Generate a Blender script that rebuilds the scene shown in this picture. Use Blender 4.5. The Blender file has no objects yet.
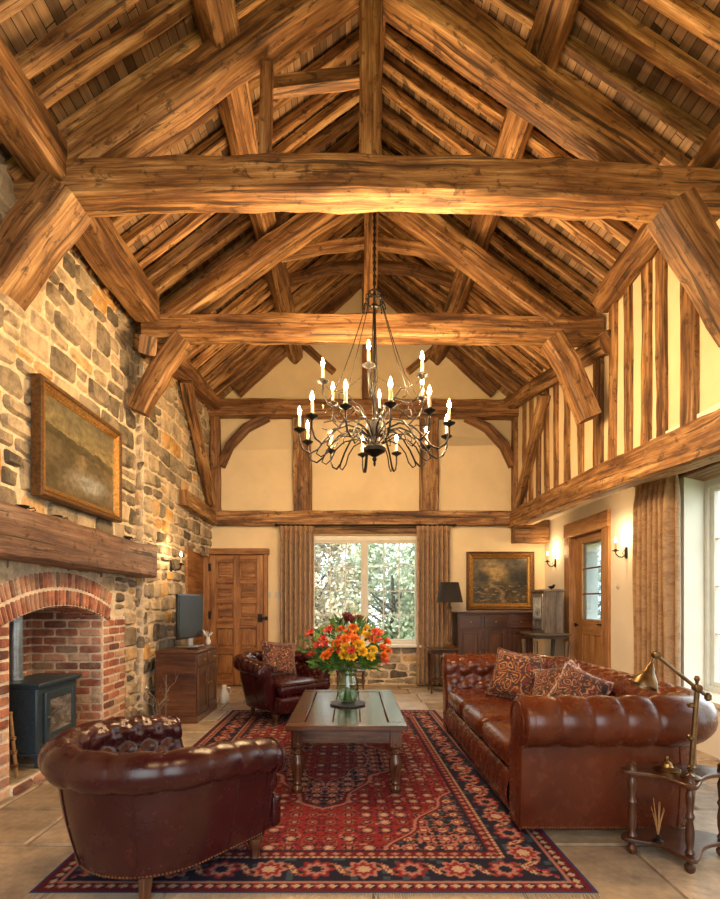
import bpy, bmesh, math, random
from mathutils import Vector, Matrix, noise
random.seed(7)
PI = math.pi
R = math.radians
scene = bpy.context.scene
col = scene.collection

# ------------------------------------------------------------------ camera, light, exposure
F, VX, VY, EYE = 510.0, 352.0, 603.0, 1.3      # focal length and vanishing point in photo pixels, eye height in metres
cd = bpy.data.cameras.new('camera')
cam = bpy.data.objects.new('camera', cd)
col.objects.link(cam)
cam.location = (0, 0, EYE)
cam.rotation_euler = (PI / 2, 0, 0)
cd.sensor_fit = 'HORIZONTAL'
cd.sensor_width = 36
cd.lens = F / 720 * 36
cd.shift_x = (360 - VX) / 720
cd.shift_y = (VY - 449.5) / 720
cd.clip_start = 0.05
scene.camera = cam

scene.view_settings.view_transform = 'Standard'
scene.view_settings.look = 'None'
scene.view_settings.gamma = 1.0
scene.view_settings.use_curve_mapping = False
scene.view_settings.exposure = 0.72
scene.cycles.use_denoising = True
scene.cycles.max_bounces = 6
scene.cycles.diffuse_bounces = 4
scene.cycles.glossy_bounces = 3
scene.cycles.transmission_bounces = 4
scene.cycles.transparent_max_bounces = 8
scene.cycles.sample_clamp_indirect = 6
scene.cycles.caustics_reflective = False
scene.cycles.caustics_refractive = False

world = bpy.data.worlds.new('overcast_sky')
scene.world = world
world.use_nodes = True
wbg = world.node_tree.nodes['Background']
wbg.inputs[0].default_value = (0.93, 0.96, 1.0, 1)
wbg.inputs[1].default_value = 3.0

sun = bpy.data.lights.new('hazy_sun', 'SUN')           # behind the hall, high: it falls on the garden only
sun.energy, sun.angle, sun.color = 3.0, R(20), (1.0, 0.96, 0.88)
so = bpy.data.objects.new('hazy_sun', sun)
col.objects.link(so)
so.rotation_euler = (R(25), 0, R(12))

def portal(name, loc, rot, sx, sy):          # gives off nothing: it only guides the sky's light through an opening
    l = bpy.data.lights.new(name, 'AREA')
    l.shape = 'RECTANGLE'
    l.size, l.size_y = sx, sy
    l.cycles.is_portal = True
    o = bpy.data.objects.new(name, l)
    col.objects.link(o)
    o.location, o.rotation_euler = loc, rot
    return o

def lamp(name, loc, power, colour, radius=0.03, parent=None):
    l = bpy.data.lights.new(name, 'POINT')
    l.energy, l.color, l.shadow_soft_size = power, colour, radius
    o = bpy.data.objects.new(name, l)
    col.objects.link(o)
    o.location = loc
    o.parent = parent
    return o

WARM = (1.0, 0.63, 0.30)
# daylight: an unseen opening added behind the camera for fill, the long window in the right wall, the window in the end wall
portal('daylight_rear_opening', (0.3, -2.15, 1.85), (R(90), 0, 0), 3.8, 3.7)
portal('daylight_side_window', (3.45, 3.42, 1.46), (0, R(90), 0), 2.05, 2.95)
portal('daylight_end_window', (0.2, 8.47, 1.51), (R(-90), 0, 0), 1.77, 1.74)
# warm fill light added behind the camera, with no fixture of its own
lamp('rear_fill_light', (0.2, 0.6, 3.1), 62, WARM, 0.35)

# ------------------------------------------------------------------ mesh builder
def at(px, py, Y):
    return Vector(((px - VX) / F * Y, Y, EYE - (py - VY) / F * Y))

class MB:
    def __init__(s, M=None):
        s.v, s.f, s.uv, s.t, s.m, s.s, s.c = [], [], [], [], [], [], []
        s.M = M
        s.mi = 0
        s.tint = 0.5
        s.smooth = True
        s.colour = None

    def add(s, vs, fs, uvs=None, tint=None, mi=None, smooth=None, cols=None):
        b = len(s.v)
        for p in vs:
            p = Vector(p)
            s.v.append(s.M @ p if s.M is not None else p)
        if cols is not None:
            while len(s.c) < b:
                s.c.append((1, 1, 1, 1))
            s.c.extend(cols)
        for k, f in enumerate(fs):
            s.f.append([b + i for i in f])
            s.uv.append(uvs[k] if uvs else None)
            s.t.append(s.tint if tint is None else tint)
            s.m.append(s.mi if mi is None else mi)
            s.s.append(s.smooth if smooth is None else smooth)

    def box(s, c, size, rot=None, tint=None, mi=None, grain=None):
        c = Vector(c)
        hx, hy, hz = size[0] / 2, size[1] / 2, size[2] / 2
        P = [Vector((x * hx, y * hy, z * hz)) for x in (-1, 1) for y in (-1, 1) for z in (-1, 1)]
        fs = [(0, 1, 3, 2), (4, 6, 7, 5), (0, 4, 5, 1), (2, 3, 7, 6), (0, 2, 6, 4), (1, 5, 7, 3)]
        g = grain if grain is not None else max(range(3), key=lambda i: size[i])
        ax = [(1, 2), (1, 2), (0, 2), (0, 2), (0, 1), (0, 1)]
        o = random.random() * 5
        uvs = []
        for f, (a, b2) in zip(fs, ax):
            if b2 == g:
                a, b2 = b2, a
            uvs.append([(P[i][a] + o, P[i][b2] + o * 1.7 + P[i][3 - a - b2] * 0.7) for i in f])
        if rot is not None:
            Rm = rot.to_matrix() if hasattr(rot, 'to_matrix') and not isinstance(rot, Matrix) else rot
            P = [Rm @ p for p in P]
        s.add([p + c for p in P], fs, uvs, tint, mi, False)

    def b2(s, a, b, **k):                       # box between two corners
        s.box([(x + y) / 2 for x, y in zip(a, b)], [abs(x - y) for x, y in zip(a, b)], **k)

    def rings(s, rings, closed=True, cap=True, uscale=None, tint=None, mi=None, smooth=None):
        n = len(rings[0])
        vs = [p for r in rings for p in r]
        fs, uvs = [], []
        u = [0]
        for i in range(1, len(rings)):
            a = sum((Vector(x) for x in rings[i - 1]), Vector()) / n
            b = sum((Vector(x) for x in rings[i]), Vector()) / n
            d = (a - b).length
            if d < 1e-5:
                d = (Vector(rings[i][0]) - Vector(rings[i - 1][0])).length
            u.append(u[-1] + d)
        big = max(rings, key=lambda r: (Vector(r[0]) - Vector(r[n // 2])).length)
        vv = [0]
        for j in range(1, n + 1):
            vv.append(vv[-1] + (Vector(big[j % n]) - Vector(big[j - 1])).length)
        o = random.random() * 5
        m = n if closed else n - 1
        for i in range(len(rings) - 1):
            for j in range(m):
                k = (j + 1) % n
                fs.append((i * n + j, i * n + k, (i + 1) * n + k, (i + 1) * n + j))
                uvs.append([(u[i] + o, vv[j] + o), (u[i] + o, vv[j + 1] + o), (u[i + 1] + o, vv[j + 1] + o), (u[i + 1] + o, vv[j] + o)])
        if cap and closed:
            for i, rev in ((0, True), (len(rings) - 1, False)):
                f = [i * n + j for j in range(n)]
                if rev:
                    f = f[::-1]
                fs.append(tuple(f))
                r0 = Vector(rings[i][0])
                ex = (Vector(rings[i][n // 4]) - r0)
                uvs.append([((Vector(vs[q]) - r0).length * 0.5 + o, (Vector(vs[q]) - r0).dot(ex) * 3 + o) for q in f])
        s.add(vs, fs, uvs, tint, mi, smooth)

    def frames(s, path, up=Vector((0, 0, 1))):
        P = [Vector(p) for p in path]
        out = []
        for i, p in enumerate(P):
            t = (P[min(i + 1, len(P) - 1)] - P[max(i - 1, 0)]).normalized()
            u = up
            if abs(t.dot(u)) > 0.95:
                u = Vector((0, 1, 0))
                if abs(t.dot(u)) > 0.95:
                    u = Vector((1, 0, 0))
            x = t.cross(u).normalized()
            y = x.cross(t).normalized()
            out.append((p, x, y))
        return out

    def tube(s, path, r, seg=8, cap=True, **k):
        fr = s.frames(path)
        # parallel transport so that bends do not flip
        for i in range(1, len(fr)):
            p, x, y = fr[i]
            px = fr[i - 1][1]
            t = x.cross(y).normalized()
            nx = (px - t * px.dot(t))
            if nx.length > 1e-4:
                nx.normalize()
                fr[i] = (p, nx, t.cross(nx))
        rr = r if isinstance(r, (list, tuple)) else [r] * len(path)
        s.rings([[p + x * math.cos(2 * PI * j / seg) * q + y * math.sin(2 * PI * j / seg) * q for j in range(seg)] for (p, x, y), q in zip(fr, rr)], cap=cap, **k)

    def lathe(s, prof, c=(0, 0, 0), seg=16, rot=None, cap=True, **k):
        c = Vector(c)
        rg = []
        for r, z in prof:
            ring = []
            for j in range(seg):
                p = Vector((r * math.cos(2 * PI * j / seg), r * math.sin(2 * PI * j / seg), z))
                ring.append((rot @ p if rot is not None else p) + c)
            rg.append(ring)
        s.rings(rg, cap=cap, **k)

    def surf(s, fn, nu, nv, cu=False, cv=False, tint=None, mi=None, smooth=None, cols=None, su=1.0, sv=1.0):
        vs, fs, uvs = [], [], []
        for i in range(nu + (0 if cu else 1)):
            for j in range(nv + (0 if cv else 1)):
                vs.append(fn(i / nu, j / nv))
        w = nv + (0 if cv else 1)
        h = nu + (0 if cu else 1)
        for i in range(nu):
            for j in range(nv):
                a, b = (i + 1) % h, (j + 1) % w
                fs.append((i * w + j, a * w + j, a * w + b, i * w + b))
                uvs.append([(i / nu * su, j / nv * sv), ((i + 1) / nu * su, j / nv * sv), ((i + 1) / nu * su, (j + 1) / nv * sv), (i / nu * su, (j + 1) / nv * sv)])
        cc = None
        if cols:
            cc = [cols(i / nu, j / nv) for i in range(h) for j in range(w)]
        s.add(vs, fs, uvs, tint, mi, smooth, cc)

    def prism(s, poly, fn, d0, d1, **k):        # poly of (a,b); fn(a,b,d) -> point
        n = len(poly)
        vs = [fn(a, b, d0) for a, b in poly] + [fn(a, b, d1) for a, b in poly]
        fs = [tuple(range(n))[::-1], tuple(range(n, 2 * n))]
        uvs = [[poly[i] for i in range(n)][::-1], list(poly)]
        L = 0
        for i in range(n):
            j = (i + 1) % n
            l2 = math.dist(poly[i], poly[j])
            fs.append((i, j, n + j, n + i))
            uvs.append([(L, d0), (L + l2, d0), (L + l2, d1), (L, d1)])
            L += l2
        s.add(vs, fs, uvs, smooth=False, **k)

    def rbox(s, c, size, r, n=8, bulge=(0, 0, 0), rot=None, **k):   # rounded, bulging box
        c = Vector(c)
        h = Vector(size) / 2
        r = min(r, min(h))
        inner = h - Vector((r, r, r))
        for ax in range(3):
            for sg in (-1, 1):
                a, b = (ax + 1) % 3, (ax + 2) % 3
                def fn(u, v, ax=ax, sg=sg, a=a, b=b):
                    q = Vector((0, 0, 0))
                    q[ax] = sg * h[ax]
                    uu, vv = (u, v) if sg > 0 else (v, u)
                    # denser near the edges
                    q[a] = math.sin((uu - 0.5) * PI) * h[a]
                    q[b] = math.sin((vv - 0.5) * PI) * h[b]
                    i = Vector([max(-inner[m], min(inner[m], q[m])) for m in range(3)])
                    d = q - i
                    p = i + d.normalized() * r if d.length > 1e-9 else q
                    e = Vector([p[m] / h[m] for m in range(3)])
                    for m in range(3):
                        o1, o2 = (m + 1) % 3, (m + 2) % 3
                        p[m] += bulge[m] * e[m] * (1 - e[o1] ** 2) * (1 - e[o2] ** 2)
                    if rot is not None:
                        p = rot @ p
                    return p + c
                s.surf(fn, n, n, **k)

    def beam(s, path, w, h, seg=0.14, jit=0.012, seed=None, up=Vector((0, 0, 1)), bend=0.0, ch=0.18, taper=1.0, **k):
        P = [Vector(p) for p in path]
        sd = random.random() * 100 if seed is None else seed
        pts = []
        for i in range(len(P) - 1):
            n = max(2, int((P[i + 1] - P[i]).length / seg))
            for q in range(n):
                pts.append(P[i].lerp(P[i + 1], q / n))
        pts.append(P[-1])
        fr = s.frames(pts, up)
        c = ch * min(w, h) / 2
        hw, hh = w / 2, h / 2
        base = [(-hw + c, -hh), (0, -hh), (hw - c, -hh), (hw, -hh + c), (hw, 0), (hw, hh - c), (hw - c, hh), (0, hh), (-hw + c, hh), (-hw, hh - c), (-hw, 0), (-hw, -hh + c)]
        rg = []
        N = len(fr) - 1
        for i, (p, x, y) in enumerate(fr):
            f = i / N
            wob = noise.noise(Vector((f * 2.2 + sd, sd, 0))) * bend
            wob2 = noise.noise(Vector((f * 2.2, sd * 1.3, 7))) * bend
            sc = 1 + (taper - 1) * f + noise.noise(Vector((i * 0.35, sd, 3))) * 0.07
            ring = []
            for j, (a, b) in enumerate(base):
                d = noise.noise(Vector((i * 0.55 + sd, j * 0.9, sd))) * jit
                l = math.hypot(a, b)
                ring.append(p + x * (a * sc + wob + a / l * d) + y * (b * sc + wob2 + b / l * d))
            rg.append(ring)
        s.rings(rg, **k)

def patch(mb, mp, quad, depth, rad, rough, nx, ny, tint, mi=0, seed=None):
    """one stone, brick or flag: quad of four (u,v) corners, bulging out of its mortar by depth"""
    sd = random.random() * 50 if seed is None else seed
    (u0, v0), (u1, v1), (u2, v2), (u3, v3) = quad
    wu = math.dist(quad[0], quad[1])
    wv = math.dist(quad[0], quad[3])
    def prm(i, n, w):
        e = min(0.3, rad / max(w, 1e-3))
        if i == 0: return 0.0
        if i == n: return 1.0
        if n == 2: return 0.5
        return e + (1 - 2 * e) * (i - 1) / (n - 2)
    vs, fs, uvs = [], [], []
    for i in range(nx + 1):
        for j in range(ny + 1):
            a, b = prm(i, nx, wu), prm(j, ny, wv)
            sa, sb = 2 * a - 1, 2 * b - 1
            k = 1 - 0.16 * min(1, rad / min(wu, wv) * 4) * (sa * sa * sb * sb)
            a2, b2 = 0.5 + sa * k / 2, 0.5 + sb * k / 2
            u = (u0 * (1 - a2) + u1 * a2) * (1 - b2) + (u3 * (1 - a2) + u2 * a2) * b2
            v = (v0 * (1 - a2) + v1 * a2) * (1 - b2) + (v3 * (1 - a2) + v2 * a2) * b2
            edge = i in (0, nx) or j in (0, ny)
            d = 0 if edge else depth + noise.noise(Vector((u * 9 + sd, v * 9, sd))) * rough
            if edge:
                u += noise.noise(Vector((u * 14, v * 14, sd))) * rough * 1.2
                v += noise.noise(Vector((u * 14, v * 14, sd + 9))) * rough * 1.2
                d = -0.004
            vs.append(mp(u, v, d))
    w = ny + 1
    for i in range(nx):
        for j in range(ny):
            fs.append((i * w + j, (i + 1) * w + j, (i + 1) * w + j + 1, i * w + j + 1))
    mb.add(vs, fs, None, tint, mi, True)

def rubble(mb, mp, U, V, hrange, wrange, keep=lambda u, v: True, gap=0.014, mi=0, depth=(0.012, 0.035)):
    v, row = V[0], 0
    while v < V[1] - 0.03:
        h = random.uniform(*hrange)
        if v + h > V[1]:
            h = V[1] - v
        ln = lambda u, r, vv: vv + noise.noise(Vector((u * 1.6, r * 3.7, 1.5))) * 0.065
        u = U[0] - random.random() * 0.2
        while u < U[1]:
            w = random.uniform(*wrange)
            a, b = max(u, U[0]), min(u + w, U[1])
            if b - a > 0.05:
                parts = [(0, 1)]
                if h > 0.17 and w < 0.3 and random.random() < 0.45:
                    q = random.uniform(0.38, 0.62)
                    parts = [(0, q), (q, 1)]
                for p0, p1 in parts:
                    g = gap * random.uniform(0.6, 1.5)
                    j = lambda: random.uniform(-0.024, 0.024)
                    lo = lambda x: ln(x, row, v) * (1 - p0) + ln(x, row + 1, v + h) * p0 + g / 2
                    hi = lambda x: ln(x, row, v) * (1 - p1) + ln(x, row + 1, v + h) * p1 - g / 2
                    if keep((a + b) / 2, v + h * (p0 + p1) / 2):
                        quad = [(a + g / 2 + j(), lo(a)), (b - g / 2 + j(), lo(b)), (b - g / 2 + j(), hi(b)), (a + g / 2 + j(), hi(a))]
                        patch(mb, mp, quad, random.uniform(*depth), 0.022, 0.014, 6, 5, random.random(), mi)
            u += w
        v += h
        row += 1

# ------------------------------------------------------------------ objects
def link(name, mb, mats, parent=None, bevel=0, sharp=35, solid=0, loc=None, sub=0):
    me = bpy.data.meshes.new(name)
    me.from_pydata([tuple(p) for p in mb.v], [], mb.f)
    uvl = me.uv_layers.new(name='UVMap')
    buf = []
    for f, uv in zip(mb.f, mb.uv):
        for k, i in enumerate(f):
            if uv:
                buf += [uv[k][0], uv[k][1]]
            else:
                p = mb.v[i]
                buf += [p.x + p.y, p.z]
    uvl.data.foreach_set('uv', buf)
    t = me.attributes.new('tint', 'FLOAT', 'FACE')
    t.data.foreach_set('value', mb.t)
    me.polygons.foreach_set('material_index', mb.m)
    me.polygons.foreach_set('use_smooth', mb.s)
    if mb.c:
        while len(mb.c) < len(mb.v):
            mb.c.append((1, 1, 1, 1))
        ca = me.color_attributes.new('Col', 'FLOAT_COLOR', 'POINT')
        ca.data.foreach_set('color', [x for c in mb.c for x in c])
    for m in (mats if isinstance(mats, (list, tuple)) else [mats]):
        me.materials.append(m)
    bm = bmesh.new()
    bm.from_mesh(me)
    bmesh.ops.recalc_face_normals(bm, faces=bm.faces)
    bm.to_mesh(me)
    bm.free()
    me.update()
    if sharp:
        me.set_sharp_from_angle(angle=R(sharp))
    o = bpy.data.objects.new(name, me)
    col.objects.link(o)
    if parent is not None:
        o.parent = parent
    if loc is not None:
        o.location = loc
    if solid:
        m = o.modifiers.new('thickness', 'SOLIDIFY')
        m.thickness = solid
        m.offset = 0
    if bevel:
        m = o.modifiers.new('edges', 'BEVEL')
        m.width = bevel
        m.segments = 2
        m.limit_method = 'ANGLE'
        m.angle_limit = R(40)
    if sub:
        m = o.modifiers.new('smooth', 'SUBSURF')
        m.levels = m.render_levels = sub
    return o

def tag(o, label, cat, group=None, kind=None):
    o['label'] = label
    o['category'] = cat
    if group: o['group'] = group
    if kind: o['kind'] = kind
    return o

def thing(name, label, cat, loc=(0, 0, 0), rz=0, group=None, scale=1):
    o = bpy.data.objects.new(name, None)
    col.objects.link(o)
    o.location = loc
    o.rotation_euler = (0, 0, rz)
    o.scale = (scale,) * 3
    o.empty_display_size = 0.1
    return tag(o, label, cat, group)

def struct(name, mb, mats, label=None, cat=None, parent=None, **k):
    o = link(name, mb, mats, parent, **k)
    if parent is None:
        o['kind'] = 'structure'
        if label: tag(o, label, cat)
    return o

def copy_tree(o, parent=None):
    c = o.copy()
    col.objects.link(c)
    if parent is not None:
        c.parent = parent
    for ch in list(o.children):
        copy_tree(ch, c)
    return c

# ------------------------------------------------------------------ materials
class G:
    def __init__(s, name):
        s.m = bpy.data.materials.new(name)
        s.m.use_nodes = True
        s.nt = s.m.node_tree
        s.b = s.nt.nodes['Principled BSDF']
        s.out = s.nt.nodes['Material Output']
    def n(s, typ, ins=None, **kw):
        x = s.nt.nodes.new(typ)
        for k, v in kw.items():
            setattr(x, k, v)
        for k, v in (ins or {}).items():
            s.set(x.inputs[k], v)
        return x
    def set(s, sock, v):
        if isinstance(v, bpy.types.NodeSocket):
            s.nt.links.new(v, sock)
        elif isinstance(v, (tuple, list)) and sock.type == 'RGBA' and len(v) == 3:
            sock.default_value = (*v, 1)
        else:
            sock.default_value = v
    def uv(s): return s.n('ShaderNodeTexCoord').outputs['UV']
    def ob(s): return s.n('ShaderNodeTexCoord').outputs['Object']
    def attr(s, name, out='Fac'): return s.n('ShaderNodeAttribute', attribute_name=name).outputs[out]
    def rnd(s): return s.n('ShaderNodeObjectInfo').outputs['Random']
    def mp(s, v, scale=(1, 1, 1), loc=(0, 0, 0), rot=(0, 0, 0)):
        return s.n('ShaderNodeMapping', {'Vector': v, 'Scale': scale, 'Location': loc, 'Rotation': rot}).outputs[0]
    def noise(s, v, sc, det=4, ro=0.55, dist=0, out='Fac'):
        return s.n('ShaderNodeTexNoise', {'Vector': v, 'Scale': sc, 'Detail': det, 'Roughness': ro, 'Distortion': dist}).outputs[out]
    def vor(s, v, sc, out='Distance', feature='F1'):
        return s.n('ShaderNodeTexVoronoi', {'Vector': v, 'Scale': sc}, feature=feature).outputs[out]
    def math(s, op, a, b=0.0, c=None, clamp=False):
        d = {0: a, 1: b}
        if c is not None: d[2] = c
        return s.n('ShaderNodeMath', d, operation=op, use_clamp=clamp).outputs[0]
    def vm(s, op, a, b):
        return s.n('ShaderNodeVectorMath', {0: a, 1: b}, operation=op).outputs[0]
    def ramp(s, f, stops, mode='LINEAR'):
        x = s.n('ShaderNodeValToRGB', {'Fac': f})
        r = x.color_ramp
        r.interpolation = mode
        while len(r.elements) > 1:
            r.elements.remove(r.elements[-1])
        for i, (p, c) in enumerate(stops):
            e = r.elements[0] if i == 0 else r.elements.new(p)
            e.position = p
            e.color = (*c, 1) if isinstance(c, (tuple, list)) else (c, c, c, 1)
        return x.outputs['Color']
    def mix(s, f, a, b, mode='MIX'):
        x = s.n('ShaderNodeMix', data_type='RGBA', blend_type=mode)
        s.set(x.inputs[0], f)
        s.set(x.inputs[6], a)
        s.set(x.inputs[7], b)
        return x.outputs[2]
    def hsv(s, c, h=0.5, sat=1.0, v=1.0):
        return s.n('ShaderNodeHueSaturation', {'Hue': h, 'Saturation': sat, 'Value': v, 'Color': c}).outputs[0]
    def bump(s, h, st=0.3, d=0.01, nrm=None):
        i = {'Height': h, 'Strength': st, 'Distance': d}
        if nrm is not None: i['Normal'] = nrm
        s.set(s.b.inputs['Normal'], s.n('ShaderNodeBump', i).outputs[0])
    def done(s, base=None, rough=0.5, metal=0, coat=0, spec=None, **kw):
        if base is not None: s.set(s.b.inputs['Base Color'], base)
        s.set(s.b.inputs['Roughness'], rough)
        s.set(s.b.inputs['Metallic'], metal)
        if coat:
            s.set(s.b.inputs['Coat Weight'], coat)
            s.b.inputs['Coat Roughness'].default_value = 0.15
        if spec is not None: s.b.inputs['Specular IOR Level'].default_value = spec
        for k, v in kw.items():
            s.set(s.b.inputs[k.replace('_', ' ')], v)
        return s.m

def oak(name, dark, mid, light, pale, rough=0.62, crack=0.8, gs=1.0, vary=0.35, bump=0.5, coat=0):
    g = G(name)
    r = g.rnd()
    off = g.n('ShaderNodeCombineXYZ', {0: g.math('MULTIPLY', r, 37.0), 1: g.math('MULTIPLY', r, 19.0)}).outputs[0]
    v = g.vm('ADD', g.uv(), off)
    grain = g.noise(g.mp(v, (1.3 * gs, 24 * gs, 1)), 1, 6, 0.65, 0.6)
    pt = g.noise(g.mp(v, (1.1 * gs, 4.5 * gs, 1)), 1, 4, 0.6, 0.4)
    f = g.math('ADD', g.math('MULTIPLY', grain, 0.55), g.math('MULTIPLY', pt, 0.5))
    c = g.ramp(f, [(0.37, dark), (0.47, mid), (0.56, light), (0.68, pale)])
    fine = g.noise(g.mp(v, (5 * gs, 95 * gs, 1), (1, 4, 0)), 1, 4, 0.7)
    c = g.mix(0.75, c, g.ramp(fine, [(0.32, (0.5, 0.46, 0.42)), (0.5, (1, 1, 1)), (0.68, (1.45, 1.45, 1.4))]), 'MULTIPLY')
    ck = g.noise(g.mp(v, (0.5 * gs, 15 * gs, 1), (3, 8, 0)), 1, 5, 0.62, 1.2)
    ckm = g.ramp(ck, [(0.595, 0.0), (0.62, 1.0)])
    ckm2 = g.math('MULTIPLY', ckm, crack)
    c = g.mix(ckm2, c, tuple(x * 0.35 for x in dark))
    kn = g.noise(g.mp(v, (7, 11, 1), (9, 2, 0)), 1, 5, 0.7, 0.6)
    c = g.mix(g.math('MULTIPLY', g.ramp(kn, [(0.56, 0.0), (0.63, 1.0)]), 0.85 * crack), c, tuple(x * 0.6 for x in dark))
    val = g.math('ADD', g.math('MULTIPLY', r, vary), 1 - vary / 2)
    c = g.hsv(c, v=val)
    hgt = g.math('SUBTRACT', grain, g.math('MULTIPLY', ckm, 0.8))
    g.bump(hgt, bump, 0.012)
    return g.done(c, rough, coat=coat)

M = {}
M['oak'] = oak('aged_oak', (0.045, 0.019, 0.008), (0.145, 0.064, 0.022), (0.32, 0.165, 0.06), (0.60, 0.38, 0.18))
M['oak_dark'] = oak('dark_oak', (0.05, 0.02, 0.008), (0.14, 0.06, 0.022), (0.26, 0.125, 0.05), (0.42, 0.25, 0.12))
M['oak_rafter'] = oak('rafter_oak', (0.05, 0.021, 0.009), (0.19, 0.084, 0.03), (0.46, 0.25, 0.095), (0.72, 0.49, 0.25), vary=0.9)
M['oak_door'] = oak('door_oak', (0.10, 0.036, 0.010), (0.23, 0.092, 0.025), (0.36, 0.16, 0.05), (0.46, 0.24, 0.09), crack=0.35, rough=0.5, vary=0.2)
M['pine_door'] = oak('stripped_pine', (0.20, 0.085, 0.028), (0.34, 0.165, 0.06), (0.44, 0.235, 0.095), (0.52, 0.3, 0.14), crack=0.25, rough=0.5, vary=0.2)
M['mantel'] = oak('mantel_oak', (0.05, 0.024, 0.016), (0.115, 0.058, 0.038), (0.19, 0.105, 0.068), (0.32, 0.21, 0.15), crack=1.0, rough=0.5)
M['mahogany'] = oak('mahogany', (0.022, 0.007, 0.004), (0.046, 0.016, 0.007), (0.08, 0.03, 0.013), (0.13, 0.055, 0.024), crack=0.2, rough=0.3, vary=0.2, bump=0.12, coat=0.3)
M['cherry'] = oak('cherry_wood', (0.035, 0.011, 0.005), (0.072, 0.025, 0.010), (0.115, 0.044, 0.019), (0.17, 0.075, 0.034), crack=0.25, rough=0.35, vary=0.2, bump=0.12, coat=0.25)
M['table_wood'] = oak('table_wood', (0.022, 0.007, 0.004), (0.045, 0.016, 0.008), (0.08, 0.031, 0.015), (0.14, 0.062, 0.032), crack=0.4, rough=0.2, vary=0.3, bump=0.05, coat=0.25)
M['grey_wood'] = oak('grey_wood', (0.045, 0.036, 0.028), (0.10, 0.08, 0.06), (0.17, 0.135, 0.10), (0.27, 0.22, 0.17), crack=0.4, rough=0.5)

g = G('roof_boards')
uv = g.uv()
br = g.n('ShaderNodeTexBrick', {'Vector': uv, 'Color1': (0.44, 0.28, 0.15), 'Color2': (0.055, 0.026, 0.012), 'Mortar': (0.02, 0.01, 0.005), 'Scale': 1.0, 'Mortar Size': 0.003, 'Bias': -0.1, 'Brick Width': 0.62, 'Row Height': 0.075}, offset=0.37)
gn = g.noise(g.mp(uv, (2, 30, 1)), 1, 5, 0.6)
c = g.mix(0.6, br.outputs['Color'], g.ramp(gn, [(0.3, (0.25, 0.25, 0.25)), (0.7, (1.2, 1.2, 1.2))]), 'MULTIPLY')
g.bump(g.math('SUBTRACT', gn, g.math('MULTIPLY', br.outputs['Fac'], 2.0)), 0.6, 0.01)
M['boards'] = g.done(c, 0.75)

def masonry(name, stops, mott, rough=0.85, vscale=1.0, bump=0.6, smear=0):
    g = G(name)
    t = g.attr('tint')
    ob = g.ob()
    c = g.ramp(t, stops)
    n1 = g.noise(ob, 11 * vscale, 6, 0.65)
    n2 = g.noise(ob, 45 * vscale, 4, 0.6)
    c = g.mix(mott, c, g.ramp(n1, [(0.3, (0.35, 0.33, 0.30)), (0.5, (0.95, 0.95, 0.95)), (0.72, (1.55, 1.45, 1.25))]), 'MULTIPLY')
    c = g.mix(0.35, c, g.ramp(n2, [(0.35, (0.6, 0.6, 0.6)), (0.65, (1.3, 1.3, 1.3))]), 'MULTIPLY')
    if smear:                              # lime smeared over the faces
        n3 = g.noise(ob, 3.1, 6, 0.68)
        c = g.mix(g.math('MULTIPLY', g.ramp(n3, [(0.47, 0.0), (0.60, 1.0)]), smear), c, (0.70, 0.57, 0.40))
    g.bump(g.math('ADD', n1, g.math('MULTIPLY', n2, 0.6)), bump, 0.015)
    return g.done(c, rough)

M['stone'] = masonry('rubble_stone', [(0, (0.09, 0.075, 0.055)), (0.25, (0.19, 0.155, 0.11)), (0.5, (0.33, 0.27, 0.185)), (0.75, (0.48, 0.385, 0.26)), (0.91, (0.60, 0.49, 0.34)), (0.94, (0.56, 0.31, 0.09)), (1, (0.62, 0.38, 0.13))], 0.8, smear=0.34)
M['mortar'] = masonry('lime_mortar', [(0, (0.70, 0.58, 0.41)), (1, (0.76, 0.64, 0.47))], 0.55)
M['brick'] = masonry('old_brick', [(0, (0.14, 0.06, 0.045)), (0.2, (0.28, 0.095, 0.06)), (0.6, (0.42, 0.155, 0.09)), (0.85, (0.50, 0.23, 0.145)), (1, (0.56, 0.40, 0.28))], 0.7, smear=0.28)
M['brick_mortar'] = masonry('brick_mortar', [(0, (0.70, 0.62, 0.50)), (1, (0.74, 0.66, 0.54))], 0.4)
M['flag'] = masonry('flagstone', [(0, (0.31, 0.25, 0.18)), (0.4, (0.44, 0.35, 0.25)), (0.8, (0.54, 0.44, 0.32)), (1, (0.46, 0.41, 0.34))], 0.6, rough=0.38, vscale=0.5, bump=0.25)
M['flag_joint'] = masonry('flag_joint', [(0, (0.24, 0.19, 0.14)), (1, (0.3, 0.24, 0.18))], 0.4)

def plain(name, c, rough=0.5, metal=0, coat=0, nscale=0, amt=0.15, bump=0, **kw):
    g = G(name)
    b = c
    if nscale:
        n = g.noise(g.ob(), nscale, 5, 0.6)
        b = g.mix(1.0, c, g.ramp(n, [(0.3, (1 - amt,) * 3), (0.7, (1 + amt,) * 3)]), 'MULTIPLY')
        if bump: g.bump(n, bump, 0.005)
    return g.done(b, rough, metal, coat, **kw)

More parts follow.
